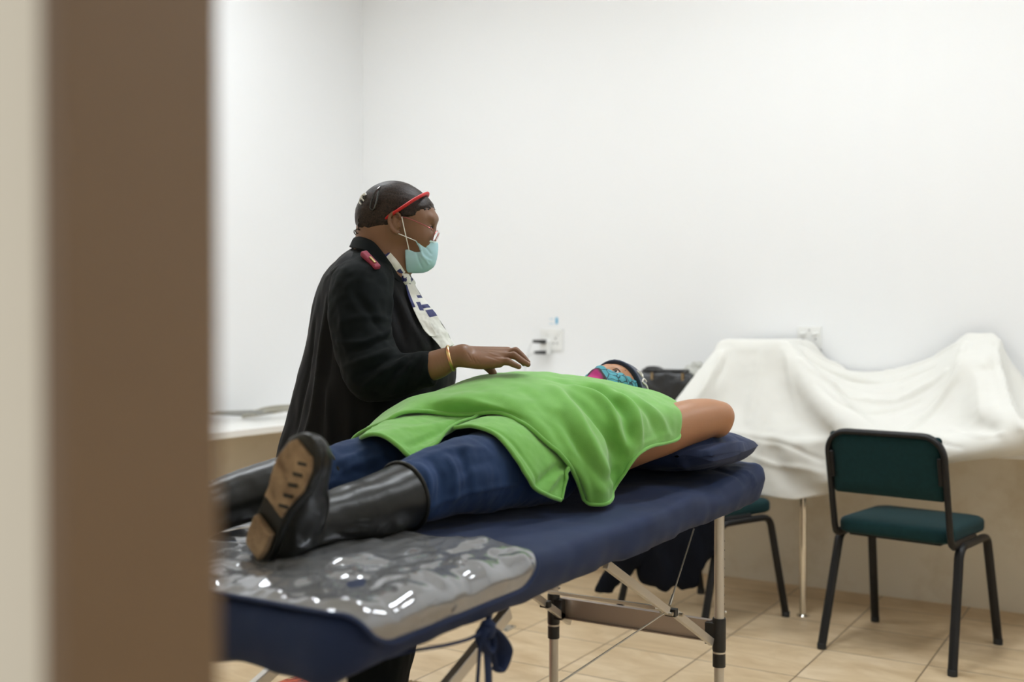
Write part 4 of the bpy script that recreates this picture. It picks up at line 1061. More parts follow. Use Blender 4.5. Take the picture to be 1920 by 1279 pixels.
# eyes
for sd in (-1, 1):
    q = MB(); c = H(803, 430.5, sd*.030); q.lathe([(.0118*math.cos(a), .0118*math.sin(a)) for a in np.linspace(-1.4, 1.4, 12)], c, axis=Mx@np.array([1, 0, -.2]), n=20); ey = q.obj('eye', M_eyew, body)
    q = MB(); q.lathe([(.0056, .0102), (.005, .0116), (.002, .0124)], c, axis=Mx@np.array([1, 0, -.45]), n=16); q.obj('iris', M_iris, ey)
    q = MB(); q.tube(cr([H(819, 412, sd*.012), H(817, 408, sd*.028), H(808, 411, sd*.046)], 5), .0022, 8); q.obj('eyebrow', M_brow, body)
    q = MB(); q.tube(cr([H(812, 428, sd*.018), H(812, 426.5, sd*.030), H(807, 429, sd*.041)], 5), .0013, 6); q.obj('eyelash', M_brow, body)

# black coat
s = SDF((lo[0], lo[1], .36), (hi[0], hi[1], 1.48), .008)
prof_stack(s, [(462, 672, 722, .065), (474, 655, 738, .12), (492, 632, 756, .175), (515, 611, 768, .20), (545, 597, 782, .21), (580, 587, 806, .215), (620, 578, 836, .22), (655, 571, 850, .225), (700, 559, 854, .23), (740, 549, 849, .235), (790, 539, 846, .24), (850, 524, 838, .245), (930, 510, 828, .245), (1040, 500, 812, .24), (1095, 498, 806, .24)], ND)
# far shoulder and upper arm under the coat
s.tube([H(690, 500, .12), ond(700, 560, 3.26), ond(720, 680, 3.27), ond(790, 730, 3.22)], [.07, .075, .068, .055], k=.03)
V, Fc = s.mesh(2); Nn = vnormals(V, Fc)
V = V+Nn*(vnoise(V*np.array([1, 1, .35]), 6, 41)*.012+vnoise(V*np.array([1, 1, .3]), 15, 42)*.005)[:, None]
Nn = vnormals(V, Fc)
V = strokes(V, Nn, [([(612, 560), (598, 650), (585, 760), (560, 845)], .010, .012), ([(622, 570), (610, 680), (600, 770), (590, 845)], -.010, .014), ([(585, 600), (572, 700), (552, 800)], -.007, .010), ([(605, 700), (612, 770), (618, 845)], .009, .014),
                    ([(655, 760), (650, 830)], .008, .016), ([(745, 540), (770, 600), (800, 650)], .008, .009), ([(760, 540), (785, 600), (815, 645)], -.007, .008), ([(730, 540), (750, 590), (765, 640)], -.008, .010), ([(720, 760), (700, 830)], -.008, .016), ([(800, 745), (790, 790)], .006, .016),
                    ([(600, 530), (620, 505), (650, 490), (686, 487)], .004, .004), ([(640, 500), (625, 520), (618, 560)], -.004, .006)])
k = V[:, 2] < .86; V[k, 0] = np.minimum(V[k, 0], -1.752)
coat = mk('coat', V, Fc, M_coat, nu_)
# the reaching sleeve
s = SDF(Ah(690, 620, 2.85)-np.array([.24, .22, .24]), Ah(720, 620, 2.85)+np.array([.24, .22, .22]), .005)
s.tube([Ah(690, 515, 2.93), Ah(676, 548, 2.87), Ah(676, 610, 2.83), Ah(690, 672, 2.80), Ah(703, 697, 2.785)], [.072, .082, .079, .077, .074], k=.02)
s.tube([Ah(697, 694, 2.785), Ah(735, 704, 2.775), Ah(775, 696, 2.765), Ah(813, 690, 2.757)], [.074, .062, .050, .0445], k=.02)
ax = Ah(813, 689, 2.757)-Ah(780, 695, 2.765); s.cut(ax+np.array([0, 0, -.003]), Ah(811, 690, 2.757))
V, Fc = s.mesh(2); Nn = vnormals(V, Fc)
V = V+Nn*(vnoise(V, 13, 51)*.006)[:, None]; Nn = vnormals(V, Fc)
SL = [([(640, 600), (690, 590), (735, 600)], .005, .010), ([(628, 640), (680, 640), (740, 618)], .009, .010), ([(650, 660), (700, 640), (748, 632)], -.008, .010), ([(640, 690), (690, 668), (745, 650)], .009, .010),
      ([(660, 712), (705, 685), (752, 662)], -.008, .009), ([(680, 730), (718, 700), (760, 665)], .008, .009), ([(712, 742), (738, 705), (765, 668)], -.006, .008), ([(735, 745), (755, 705), (775, 668)], .006, .008),
      ([(760, 738), (775, 700), (788, 664)], -.005, .007), ([(780, 735), (790, 700), (800, 664)], .004, .006), ([(745, 560), (735, 600), (728, 640)], .006, .010), ([(630, 560), (640, 620), (650, 670)], .005, .012), ([(660, 540), (690, 575), (720, 620)], -.006, .012)]
V = strokes(V, Nn, SL); slv = mk('sleeve', V, Fc, M_sleeve, nu_)
# skirt, shoes
s = SDF((lo[0], lo[1], .12), (hi[0], hi[1], .62), .010)
prof_stack(s, [(1040, 560, 790, .19), (1180, 580, 782, .18), (1279, 592, 762, .165), (1385, 602, 752, .16)], ND)
V, Fc = s.mesh(2); Nn = vnormals(V, Fc); V = V+Nn*(vnoise(V*np.array([1, 1, .2]), 12, 61)*.010)[:, None]; k = V[:, 2] > .2; V[k, 0] = np.minimum(V[k, 0], -1.70); mk('skirt', V, Fc, M_sleeve, nu_)
M_shoe = mat('black_leather_shoe', (.012, .011, .011), .35)
for sd in (-1, 1):
    ft = ond(690, 950, ND+sd*.10); ft[2] = 0; fw_ = np.array([CR[0], CR[1], 0])
    s = SDF(ft-np.array([.15, .15, 0.0])-.02, ft+np.array([.28, .22, .13]), .005)
    s.tube([ft+np.array([0, 0, .045])-fw_*.05, ft+np.array([0, 0, .045])+fw_*.05, ft+np.array([0, 0, .036])+fw_*.16], [.040, .042, .034], k=.02)
    s.tube([ft+np.array([0, 0, .05])-fw_*.03, ft+np.array([0, 0, .10])-fw_*.02], [.045, .045], k=.02); s.cut((0, 0, -1), (0, 0, .002))
    V, Fc = s.mesh(2); V[:, 2] = np.maximum(V[:, 2], .001); mk('shoe', V, Fc, M_shoe, nu_)

# collar of the polo shirt
def loop(pts):
    near = [H(a, b_, -c) for a, b_, c in pts]; far = [H(a, b_, c) for a, b_, c in pts][::-1]
    return np.array(near+far[1:-1] if pts[0][2] == 0 else near+far)
up_ = [(670, 446, 0), (684, 449, .052), (705, 458, .072), (720, 474, .076), (735, 495, .064), (750, 517, .035), (758, 530, .006)]
mid = [(664, 449, 0), (680, 455, .064), (703, 464, .086), (720, 482, .088), (735, 502, .073), (751, 522, .040), (760, 533, .008)]
dn = [(657, 464, 0), (676, 470, .078), (698, 478, .100), (717, 499, .100), (738, 519, .082), (755, 534, .045), (764, 545, .010)]
rw = []
for st in (up_, mid, dn):
    nr = [H(a, b_, -c) for a, b_, c in st][::-1]; fr3 = [H(a, b_, c) for a, b_, c in st][1:]
    rw.append(np.array(nr+fr3))
G = patch(rw, 24, 120); o = mk('shirt_collar', G.reshape(-1, 3), gridfaces(24, 120), M_sleeve, nu_); solid(o, .006, 0)
# epaulette on the near shoulder
M_crim = mat('crimson_epaulette', (.26, .022, .055), .6, bump=(300, .3, .0008)); M_gold = mat('gilt_metal', (.55, .45, .22), .35, metal=1)
ea, eb = H(692, 479, -.120), H(721, 509, -.150); d = (eb-ea); ln_ = np.linalg.norm(d)
q = MB(); q.bar(ea, eb, .021, .016, up=(CR[0]*.35-CF[0]*.7, CR[1]*.35-CF[1]*.7, .6)); o = q.obj('epaulette', M_crim, nu_); bevel(o, .005, 3)
upv = np.array([CR[0]*.35-CF[0]*.7, CR[1]*.35-CF[1]*.7, .6]); upv -= d*(upv@d)/(d@d); upv /= np.linalg.norm(upv)
q = MB(); q.tube([ea+d*.45+upv*.009, ea+d*.80+upv*.009], .0045, 12, flat=(1, .5)); q.obj('epaulette_badge', M_gold, o)
# scarf
M_scw = mat('white_scarf', (.74, .74, .70), .6, bump=(300, .15, .0005)); M_scn = mat('navy_print', (.012, .018, .12), .6)
def scarf(rows_, nm, navy, nu=170, nv=80, th=.002):
    G = patch([[H(*p) for p in r] for r in rows_], nu, nv); V = G.reshape(-1, 3); Fc = gridfaces(nu, nv); Nn = vnormals(V, Fc)
    V = V+Nn*(vnoise(V, 25, 71)*.003)[:, None]
    o = mk(nm, V, Fc, [M_scw, M_scn], nu_); solid(o, th, 0)
    mi = np.zeros(len(Fc), int)
    for f in range(len(Fc)):
        i, j = divmod(f, nv-1); a, b_ = i/(nu-1), j/(nv-1)
        for (a0, a1, b0, b1, sk_) in navy:
            if a0 < a+sk_*(b_-.5) < a1 and b0 <= b_ <= b1: mi[f] = 1
    o.data.polygons.foreach_set('material_index', mi); return o
scarf([[(724, 478, -.060), (727, 474, -.056), (730, 470, -.052)], [(735, 497, -.060), (741, 492, -.058), (746, 488, -.054)], [(746, 513, -.045), (752, 508, -.046), (758, 505, -.042)], [(756, 526, -.02), (760, 521, -.024), (765, 516, -.02)]], 'scarf', [(.62, .8, .2, .7, 0), (0, .12, 0, 1, 0)])
s = SDF(H(763, 526)-.04, H(763, 526)+.04, .002)
s.ell(H(762, 524, -.026), (.016, .016, .016), k=.006); s.tube([H(752, 517, -.036), H(762, 527, -.026), H(770, 531, -.006)], [.009, .013, .010], k=.005); s.tube([H(766, 520, -.01), H(771, 526, -.008), H(776, 531, -.005)], [.006, .008, .006], k=.004)
V, Fc = s.mesh(2); kn_ = mk('scarf_knot', V, Fc, [M_scw, M_scn], nu_)
cc = V[Fc].mean(1); mi = (vnoise(cc, 60, 3) > .12).astype(int); kn_.data.polygons.foreach_set('material_index', mi)
scarf([[(762, 534, -.028), (768, 533, -.022), (777, 533, -.012)], [(772, 562, -.045), (782, 560, -.036), (793, 559, -.02)], [(787, 592, -.055), (800, 588, -.045), (815, 585, -.028)], [(808, 625, -.065), (822, 618, -.052), (833, 613, -.034)], [(832, 654, -.07), (843, 650, -.058), (853, 646, -.04)]], 'scarf_tail', [(.20, .25, .45, 1, 0), (.37, .43, .35, .95, 0), (.46, .57, .5, 1, 0)])
scarf([[(763, 535, -.040), (767, 534, -.036), (771, 534, -.032)], [(771, 560, -.062), (779, 560, -.056), (786, 559, -.050)], [(784, 590, -.078), (792, 588, -.070), (800, 588, -.064)], [(801, 620, -.088), (807, 616, -.080), (813, 611, -.074)], [(810, 630, -.090), (816, 631, -.084), (822, 630, -.078)]], 'scarf_tail', [(.0, .40, 0, .28, 0), (.32, .46, .55, 1, 0)])
# surgical mask
M_mask2 = mat('pale_blue_mask', (.42, .66, .76), .75, bump=(60, .12, .002, (1, 1, 6)), vary=(12, .05)); M_loop = mat('white_ear_loop', (.8, .8, .78), .7)
s = SDF(H(790, 470)-np.array([.09, .09, .07]), H(790, 470)+np.array([.11, .11, .075]), .0026)
for (c, r, a) in (((778, 438), (.056, .063, .072), 12), ((784, 478), (.046, .052, .050), 10)): s.ell(H(*c), r, k=.03, rot=rotp(a))
s.tube([H(806, 448), H(807, 465), H(800, 490)], [.013, .014, .018], k=.03)
s.ell(H(772, 488), (.03, .056, .035), k=.03)
sidecut(s, [(783, 451.5), (800, 452), (822, 455), (826, 480), (815, 500), (800, 509), (792, 511), (764, 512), (763, 470), (772, 471), (780, 475), (793, 475), (788, 465), (782, 457)], HD)
V, Fc = s.mesh(2); Nn = vnormals(V, Fc); V = strokes(V, Nn, [([(790, 462), (800, 485), (812, 492)], .003, .003), ([(786, 474), (790, 492), (793, 508)], -.003, .003), ([(793, 477), (802, 490), (808, 500)], .003, .003), ([(798, 460), (808, 470), (815, 478)], -.0025, .003)])
mo = mk('surgical_mask', V, Fc, M_mask2, nu_)
for sd in (-1, 1):
    q = MB(); q.tube(cr([H(753, 443, sd*.082), H(768, 449, sd*.076), H(784, 455, sd*.056)], 5), .0013, 6); q.obj('ear_loop', M_loop, mo)
    q = MB(); q.tube(cr([H(759, 412, sd*.083), H(765, 442, sd*.077), H(771, 473, sd*.060)], 5), .0013, 6); q.obj('ear_loop', M_loop, mo)
q = MB(); q.tube(cr([H(784, 453.5, -.056), H(800, 454, -.050), H(813, 455, -.03), H(820, 455.5, 0), H(813, 455, .03), H(784, 453.5, .056)], 6), .0016, 6, flat=(1, 1.8)); q.obj('nose_wire_seam', mat('mask_white_band', (.62, .78, .80), .7), mo)
# glasses
M_gl = mat('rose_metal_frame', (.42, .12, .12), .3, metal=.8)
g0 = MB()
for sd in (-1, 1):
    c = H(818, 444, sd*.033); a_ = np.array([0, 0, 1.])*.0135+CR*.0062; b_ = Mx[:, 1]*.026-sd*CR*.0015
    g0.tube([c+a_*math.sin(t)*(1-.1*math.cos(t)**2)+b_*math.cos(t)*.97 for t in np.linspace(0, 2*math.pi, 36, endpoint=False)], .0011, 6, closed=True)
    g0.tube(cr([H(759, 412, sd*.080), H(772, 415.5, sd*.078), H(795, 425, sd*.074), H(808, 431, sd*.070), H(815, 435, sd*.060)], 5), .0014, 6)
g0.tube(cr([H(818, 440, -.009), H(820, 437, 0), H(818, 440, .009)], 4), .0011, 6)
go = g0.obj('glasses', M_gl, nu_)
M_lens = mat('lens_glass', (1, 1, 1), .02, trans=1.0)
for sd in (-1, 1):
    c = H(818, 444, sd*.033); n_ = np.cross(np.array([0, 0, 1.])*.0135+CR*.0062, Mx[:, 1]*.026-sd*CR*.0015); n_ /= np.linalg.norm(n_)
    a_ = np.array([0, 0, 1.])*.0128+CR*.0059; b_ = Mx[:, 1]*.025-sd*CR*.0014
    V = [c+n_*w_+a_*math.sin(t)+b_*math.cos(t) for w_ in (-.0006, .0006) for t in np.linspace(0, 2*math.pi, 32, endpoint=False)]
    Fc = [tuple(range(32))[::-1], tuple(range(32, 64))]+[(i, (i+1) % 32, 32+(i+1) % 32, 32+i) for i in range(32)]
    mk('lens', V, Fc, M_lens, go, smooth=False)
# hair
M_hair = bpy.data.materials.new('dark_brown_hair'); M_hair.use_nodes = True; m = M_hair; b = m.node_tree.nodes['Principled BSDF']
b.inputs['Roughness'].default_value = .5; b.inputs['Specular IOR Level'].default_value = .25
tc = N(m, 'ShaderNodeTexCoord'); mp = N(m, 'ShaderNodeMapping'); mp.inputs['Rotation'].default_value = (0, math.radians(-25), -TH); mp.vector_type = 'TEXTURE'; mp.inputs['Scale'].default_value = (1, .09, .09)
L(m, tc.outputs['Object'], mp.inputs[0]); n1 = N(m, 'ShaderNodeTexNoise'); n1.inputs['Scale'].default_value = 26; n1.inputs['Detail'].default_value = 6; n1.inputs['Distortion'].default_value = .6; L(m, mp.outputs[0], n1.inputs['Vector'])
rp = N(m, 'ShaderNodeValToRGB'); e = rp.color_ramp.elements; e[0].position = .35; e[0].color = (.007, .005, .0045, 1); e[1].position = .72; e[1].color = (.045, .026, .018, 1); L(m, n1.outputs['Fac'], rp.inputs[0]); L(m, rp.outputs[0], b.inputs['Base Color'])
bp = N(m, 'ShaderNodeBump'); bp.inputs['Strength'].default_value = .4; bp.inputs['Distance'].default_value = .0013; L(m, n1.outputs['Fac'], bp.inputs['Height']); L(m, bp.outputs[0], b.inputs['Normal'])
s = SDF(H(740, 400)-np.array([.16, .16, .12]), H(740, 400)+np.array([.16, .16, .13]), .003)
s.ell(H(742, 403), (.104, .079, .0925), k=.015, rot=rotp(18)); s.ell(H(697, 408), (.036, .056, .043), k=.04, rot=rotp(18)); s.ell(H(782, 406), (.0525, .0635, .0535), k=.02, rot=rotp(20))
sidecut(s, [(640, 300), (860, 300), (860, 392), (820, 392), (808, 397), (795, 402), (786, 409), (771, 415), (759, 412), (750, 405), (738, 408), (733, 420), (734, 432), (728, 440), (712, 443), (700, 441), (685, 433), (640, 440)], HD, k=.004)
HL = [(p_@CR, p_[2]) for p_ in (ond(a_, b_, HD) for a_, b_ in [(640, 300), (860, 300), (860, 392), (820, 392), (808, 397), (795, 402), (786, 409), (771, 415), (759, 412), (750, 405), (738, 408), (733, 420), (734, 432), (728, 440), (712, 443), (700, 441), (685, 433), (640, 440)])]
V, Fc = s.mesh(1); Nn = vnormals(V, Fc); dd_ = -polysd(V@CR, V[:, 2], HL)
V = V+Nn*(vnoise(V@Mx*np.array([.35, 1, 1.6]), 30, 5)*.0012)[:, None]
V = V-Nn*(np.clip(1-dd_/.016, 0, 1)*(.0045+.009*vnoise(V@Mx*np.array([.5, 1, 1]), 70, 6)))[:, None]
hair = mk('hair', V, Fc, M_hair, nu_)
# curls at the nape
q = MB(); rr_ = np.random.default_rng(5)
for kk in range(26):
    px, py, dz = rr_.uniform(669, 692), rr_.uniform(415, 440), rr_.uniform(-.05, .03); c = H(px, py, dz); r_ = rr_.uniform(.004, .008); ph_ = rr_.uniform(0, 6)
    q = MB(); q.tube([c+CR*r_*math.cos(t+ph_)*(1-.06*t)+np.array([0, 0, 1.])*r_*math.sin(t+ph_)+Mx[:, 1]*.0012*t for t in np.linspace(0, 7, 22)], .0015, 5); q.obj('curl', M_hair, hair)
# red hairband
M_red = mat('red_hairband', (.55, .012, .015), .55, bump=(300, .2, .0008))
hb = [(730, 415, .070), (738, 409, .078), (750, 402, .0835), (765, 392, .083), (780, 381, .074), (792, 372.5, .058), (798.5, 367, .035), (801.5, 364, .012)]
ln2 = [H(a, b_, -c) for a, b_, c in hb]+[H(a, b_, c) for a, b_, c in hb][::-1]
q = MB(); q.tube(cr(ln2, 6), .0052, 12, flat=(1.15, .8)); q.obj('hairband', M_red, nu_)
# snap clip and claw clip
M_clip = mat('glossy_black_clip', (.01, .01, .01), .15, coat=.5); M_cw = mat('white_claw_clip', (.75, .75, .72), .3)
q = MB(); q.tube(cr([H(719, 357, -.071), H(711, 366, -.078), H(704, 382, -.082), (H(701, 396, -.078))], 5), .0026, 8); q.tube(cr([H(719, 357, -.071), H(716, 370, -.078), H(713, 385, -.083), H(709, 397, -.080)], 5), .0022, 8); q.tube([H(701, 396, -.079), H(705, 400, -.079), H(710, 397, -.080)], .003, 8); q.obj('hair_clip', M_clip, nu_)
q = MB(); q.tube(cr([H(690, 367, -.045), H(684, 370, -.04), H(679, 376, -.03), H(677, 383, -.02)], 4), .004, 8); cc_ = q.obj('claw_clip', M_cw, nu_)
for i_, (a, b_) in enumerate([((684, 370), (690, 377)), ((681, 374), (687, 381)), ((679, 379), (685, 384)), ((678, 383), (682, 387))]):
    q = MB(); q.tube([H(*a, -.042), H(*b_, -.05)], .0022, 6); q.obj('clip_tooth', M_clip if i_ % 2 == 0 else M_cw, cc_)
# copper and brass bracelet
M_br = bpy.data.materials.new('twisted_copper_brass'); M_br.use_nodes = True; m = M_br; b = m.node_tree.nodes['Principled BSDF']; b.inputs['Metallic'].default_value = 1; b.inputs['Roughness'].default_value = .3
tc = N(m, 'ShaderNodeTexCoord'); wv = N(m, 'ShaderNodeTexWave'); wv.inputs['Scale'].default_value = 28; wv.bands_direction = 'DIAGONAL'; L(m, tc.outputs['Object'], wv.inputs['Vector'])
x1 = N(m, 'ShaderNodeMix'); x1.data_type = 'RGBA'; x1.inputs[6].default_value = (.72, .33, .2, 1); x1.inputs[7].default_value = (.72, .55, .25, 1); L(m, wv.outputs['Fac'], x1.inputs[0]); L(m, x1.outputs[2], b.inputs['Base Color'])
c = Ah(845, 672, 2.751); axb = Ah(868, 666, 2.75)-Ah(818, 684, 2.755); axb = axb/np.linalg.norm(axb)+CR*.25; Fb = frame(axb, (0, 0, 1))
q = MB(); q.tube([c+Fb[:, 1]*.0325*math.cos(t)+Fb[:, 2]*.031*math.sin(t) for t in np.linspace(math.radians(-150), math.radians(170), 50)], .0030, 8, flat=(1.5, .8)); q.obj('bracelet', M_br, nu_)
# ================================================================== things on the counter, on the wall and on the floor
# white sheet thrown over two bulky things on the counter: a small cloth settling (distance constraints, boxes, friction)
def settle_sheet(hp=.034, steps=330, its=10):
    rg = np.random.default_rng(1)
    sA0, sA1, sB0, sB1, W = .38, .69, 1.455, 1.595, 2.08
    xA0, xA1, xB0, xB1 = -1.755, -1.445, -.765, -.625
    nu = int(W/hp)+1; nv = int(1.0/hp)+1
    s = np.linspace(0, W, nu); T = np.interp(s, [0, .18, .41, .78, .91, 1.13, 1.28, 1.50, 1.72, 2.08], [.86, .94, .98, 1.0, .97, .92, .895, .895, .88, .85])
    Sg, tt = np.meshgrid(s, np.linspace(0, 1, nv), indexing='ij'); Tm = tt*T[:, None]
    boxes = [(np.array([xA0, 4.66, .75]), np.array([xA1, 4.985, 1.150]), .5), (np.array([xB0, 4.72, .75]), np.array([xB1, 4.96, 1.180]), .5), (np.array([-3., 4.455, .717]), np.array([2., 5.03, .75]), .6)]
    r = .009
    x = np.interp(Sg, [0, sA0, sA1, sB0, sB1, W], [xA0-.02, xA0, xA1, xB0, xB1, xB1+.16]); z = np.interp(Sg, [0, sA0, sA1, sB0, sB1, W], [.82, 1.165, 1.165, 1.195, 1.195, .80])
    z = z-.10*np.sin(np.pi*np.clip((Sg-sA1)/(sB0-sA1), 0, 1)); P = np.stack([x, 4.985-Tm, z], -1)+rg.normal(0, .002, (nu, nv, 3))
    pin = ((Sg >= sA0) & (Sg <= sA1) & (Tm <= .30)) | ((Sg >= sB0) & (Sg <= sB1) & (Tm <= .22))
    P[..., 2] = np.where(pin, np.where(Sg < 1.2, 1.150+r, 1.180+r), P[..., 2]); hs = (Sg[:, -1] >= 1.13)     # the hem tucked along the counter's edge at the right
    for k_, v_ in enumerate(([-1.02, -.92, -.80, -.70, -.55, -.13], [4.438, 4.438, 4.438, 4.475, 4.50, 4.56], [.66, .70, .722, .76, .76, .76])):
        tgt = np.interp(s, [1.13, 1.25, 1.40, 1.50, 1.60, W], v_); f_ = tt[hs]**1.5 if k_ < 2 else tt[hs]
        P[hs, :, k_] = P[hs, :, k_]*(1-f_)+tgt[hs][:, None]*f_
    pin[hs, -1] = True
    X0 = P.copy(); M = np.stack([Sg, Tm], -1)
    w = np.where(pin, 0, 1.)[..., None]; cons = []
    for (i, j, k) in ((1, 0, 1), (0, 1, 1), (1, 1, .6), (1, -1, .6), (2, 0, .12), (0, 2, .12), (4, 0, .03), (0, 4, .03)):
        for ph in range(2):
            if i > 0:
                ia = np.arange(nu-i); ia = ia[(ia//i) % 2 == ph]; ja = np.arange(max(0, -j), nv-max(0, j)); jb = ja+j
            else: ia = np.arange(nu); ja = np.arange(nv-j); ja = ja[(ja//j) % 2 == ph]; jb = ja+j
            I = ia[:, None]; L_ = np.linalg.norm(M[I, ja]-M[I+i, jb], axis=-1)[..., None]
            cons.append((I, ja, I+i, jb, k, L_, w[I, ja], w[I+i, jb], max(i, abs(j)) > 1))
    Vl = np.zeros_like(P); dt = 1/110
    for st in range(steps):
        Vl[..., 2] -= 9.8*dt; Vl *= .992; old = P.copy(); P = P+Vl*dt*w
        for it in range(its):
            for (I, ja, I2, jb, k, L_, wa, wb, bend) in cons:
                a = P[I, ja]; b_ = P[I2, jb]; d = b_-a; n = np.sqrt((d*d).sum(-1, keepdims=True))+1e-9; c = (n-L_)/n*d*k/(wa+wb+1e-9)
                if bend: c = np.where(n < L_, c, 0)
                P[I, ja] = a+c*wa; P[I2, jb] = b_-c*wb
            if it % 3 == 2 or it == its-1:
                Q = P.reshape(-1, 3); O = old.reshape(-1, 3)
                for lo_, hi_, mu in boxes:
                    c0 = (lo_+hi_)/2; h = (hi_-lo_)/2; q_ = Q-c0; d = np.abs(q_)-h; k = (d < r).all(-1)
                    if not k.any(): continue
                    pen = r-d[k]; ax_ = np.argmin(pen, -1); ii = np.arange(k.sum()); pn = pen[ii, ax_]; new = Q[k].copy(); new[ii, ax_] += np.sign(q_[k])[ii, ax_]*pn
                    dl = new-O[k]; dl[ii, ax_] = 0; n = np.linalg.norm(dl, axis=-1, keepdims=True)+1e-9; new -= dl*np.minimum(1, mu*pn[:, None]/n+.25); Q[k] = new
                Q[:, 1] = np.minimum(Q[:, 1], 5.02); P = np.where(pin[..., None], X0, Q.reshape(P.shape))
        Vl = (P-old)/dt*w; sp = np.linalg.norm(Vl, axis=-1, keepdims=True); Vl *= np.minimum(1, 2.0/(sp+1e-9))
        if st > steps*.7: Vl *= .93
    return P
G = settle_sheet()
M_sheet = mat('white_cotton_sheet', (.715, .705, .66), .8, bump=(300, .15, .0006), sheen=.1)
nu3, nv3 = G.shape[:2]; V = G.reshape(-1, 3); Fc = gridfaces(nu3, nv3); G2s = patch([g_ for g_ in G], 200, 110); V = G2s.reshape(-1, 3); Fc = gridfaces(200, 110); V = smoothV(V, Fc, 1, .3)
Nn = vnormals(V, Fc)
if ((V-CAM)*Nn).sum(1).mean() > 0: Fc = Fc[:, ::-1]; Nn = -Nn
V = V+Nn*(vnoise(V, 9, 95)*.003)[:, None]
V = strokes(V, Nn, [([(1515, 652), (1560, 680), (1620, 696), (1680, 692), (1740, 668), (1790, 642)], 0.0210, 0.0105), ([(1512, 662), (1560, 695), (1620, 712), (1690, 706), (1750, 684)], -0.0180, 0.0105),
    ([(1508, 672), (1545, 712), (1600, 742), (1650, 752), (1710, 738), (1770, 695)], 0.0240, 0.0137), ([(1530, 720), (1590, 760), (1650, 770), (1720, 752)], -0.0150, 0.0147),
    ([(1806, 640), (1790, 700), (1750, 760), (1700, 802)], 0.0240, 0.0126), ([(1800, 660), (1775, 720), (1730, 775)], -0.0150, 0.0105), ([(1866, 638), (1880, 700), (1895, 760), (1912, 800)], 0.0240, 0.0095), ([(1874, 650), (1892, 720), (1915, 775)], -0.0180, 0.0084),
    ([(1832, 700), (1836, 780)], 0.0090, 0.0126), ([(1350, 655), (1325, 710), (1305, 745)], 0.0120, 0.0105), ([(1365, 660), (1345, 720)], -0.0105, 0.0105), ([(1420, 660), (1412, 720), (1395, 790)], 0.0075, 0.0147), ([(1470, 650), (1480, 720), (1500, 780)], 0.0060, 0.0147),
    ([(1380, 812), (1460, 830), (1540, 862)], -0.0090, 0.0084), ([(1400, 850), (1450, 872), (1540, 888)], 0.0075, 0.0105), ([(1700, 820), (1740, 812), (1780, 826)], 0.0120, 0.0063), ([(1710, 835), (1760, 828), (1800, 838)], -0.0090, 0.0063), ([(1780, 800), (1830, 815), (1880, 812)], 0.0105, 0.0084)])
o = mk('draped_sheet', V, Fc, M_sheet); solid(o, .0025, 0); tag(o, 'white cotton sheet draped over equipment on the counter, hanging over its front edge', 'sheet')

# ------------------------------------------------------------------ black handbag and plastic bag beside the sheet
M_bag = mat('black_leather', (.010, .010, .011), .36, bump=(160, .25, .001), spec=.5)
M_zip = mat('brass_fitting', (.45, .33, .18), .35, metal=1)
bgc = ony(1248, 735, 4.74); bgc[2] = CT
bgr = empty('handbag', 'black leather handbag standing on the counter behind the lying head', 'bag', tuple(bgc))
s = SDF(bgc+np.array([-.26, -.16, -.02]), bgc+np.array([.26, .16, .36]), .006)
s.stack([CT+.004, CT+.02, CT+.10, CT+.20, CT+.258], [bgc[0]]*5, [bgc[1]]*5, [.165, .18, .175, .155, .140], [.065, .07, .06, .042, .024], axis=2, k=.01, p=4.0)
V, Fc = s.mesh(2); V = V+vnormals(V, Fc)*(vnoise(V, 9, 81)*.008)[:, None]; V[:, 2] = np.maximum(V[:, 2], CT+.001)
mk('bag_body', V, Fc, M_bag, bgr)
q = MB(); q.tube([bgc+np.array([-.115, -.012, .262]), bgc+np.array([0, -.012, .260]), bgc+np.array([.115, -.012, .262])], .0055, 8); q.tube([bgc+np.array([-.115, .012, .262]), bgc+np.array([.115, .012, .262])], .0055, 8); q.obj('bag_rim', M_bag, bgr)
q = MB(); q.tube(cr([bgc+np.array(v) for v in ((-.12, .03, .24), (-.122, .035, .262), (-.10, .035, .272), (-.06, .035, .272), (-.03, .03, .262), (-.02, .03, .24))], 6), .007, 8); q.obj('handle', M_bag, bgr)
for dx in (-.055, .10):
    q = MB(); q.box(bgc+np.array([dx, -.034, .235]), (.010, .006, .034)); q.obj('strap_buckle', M_zip, bgr, smooth=False)
M_plas = mat('crumpled_plastic', (.60, .60, .55), .3, trans=.25, bump=(40, .3, .003))
pb = ony(1300, 713, 4.80)
s = SDF(pb-np.array([.14, .12, .14]), pb+np.array([.14, .12, .12]), .005)
s.ell(pb, (.075, .06, .068), k=.02); s.ell(pb+np.array([-.035, 0, -.05]), (.05, .05, .04), k=.03); s.ell(pb+np.array([.02, 0, .02]), (.06, .05, .055), k=.02); s.ell(pb+np.array([.03, 0, -.13]), (.08, .06, .08), k=.04); s.cut((0, 0, -1), (0, 0, CT+.002)); s.cut((0, 1, 0), (0, 4.90, 0))
V, Fc = s.mesh(1); Nn = vnormals(V, Fc); V = V+Nn*(np.abs(vnoise(V, 22, 91))*.026+np.abs(vnoise(V, 50, 92))*.008-.008)[:, None]; V[:, 2] = np.maximum(V[:, 2], CT+.001)
o = mk('plastic_bag', V, Fc, M_plas); tag(o, 'crumpled translucent white plastic bag between the handbag and the sheet', 'plastic bag')

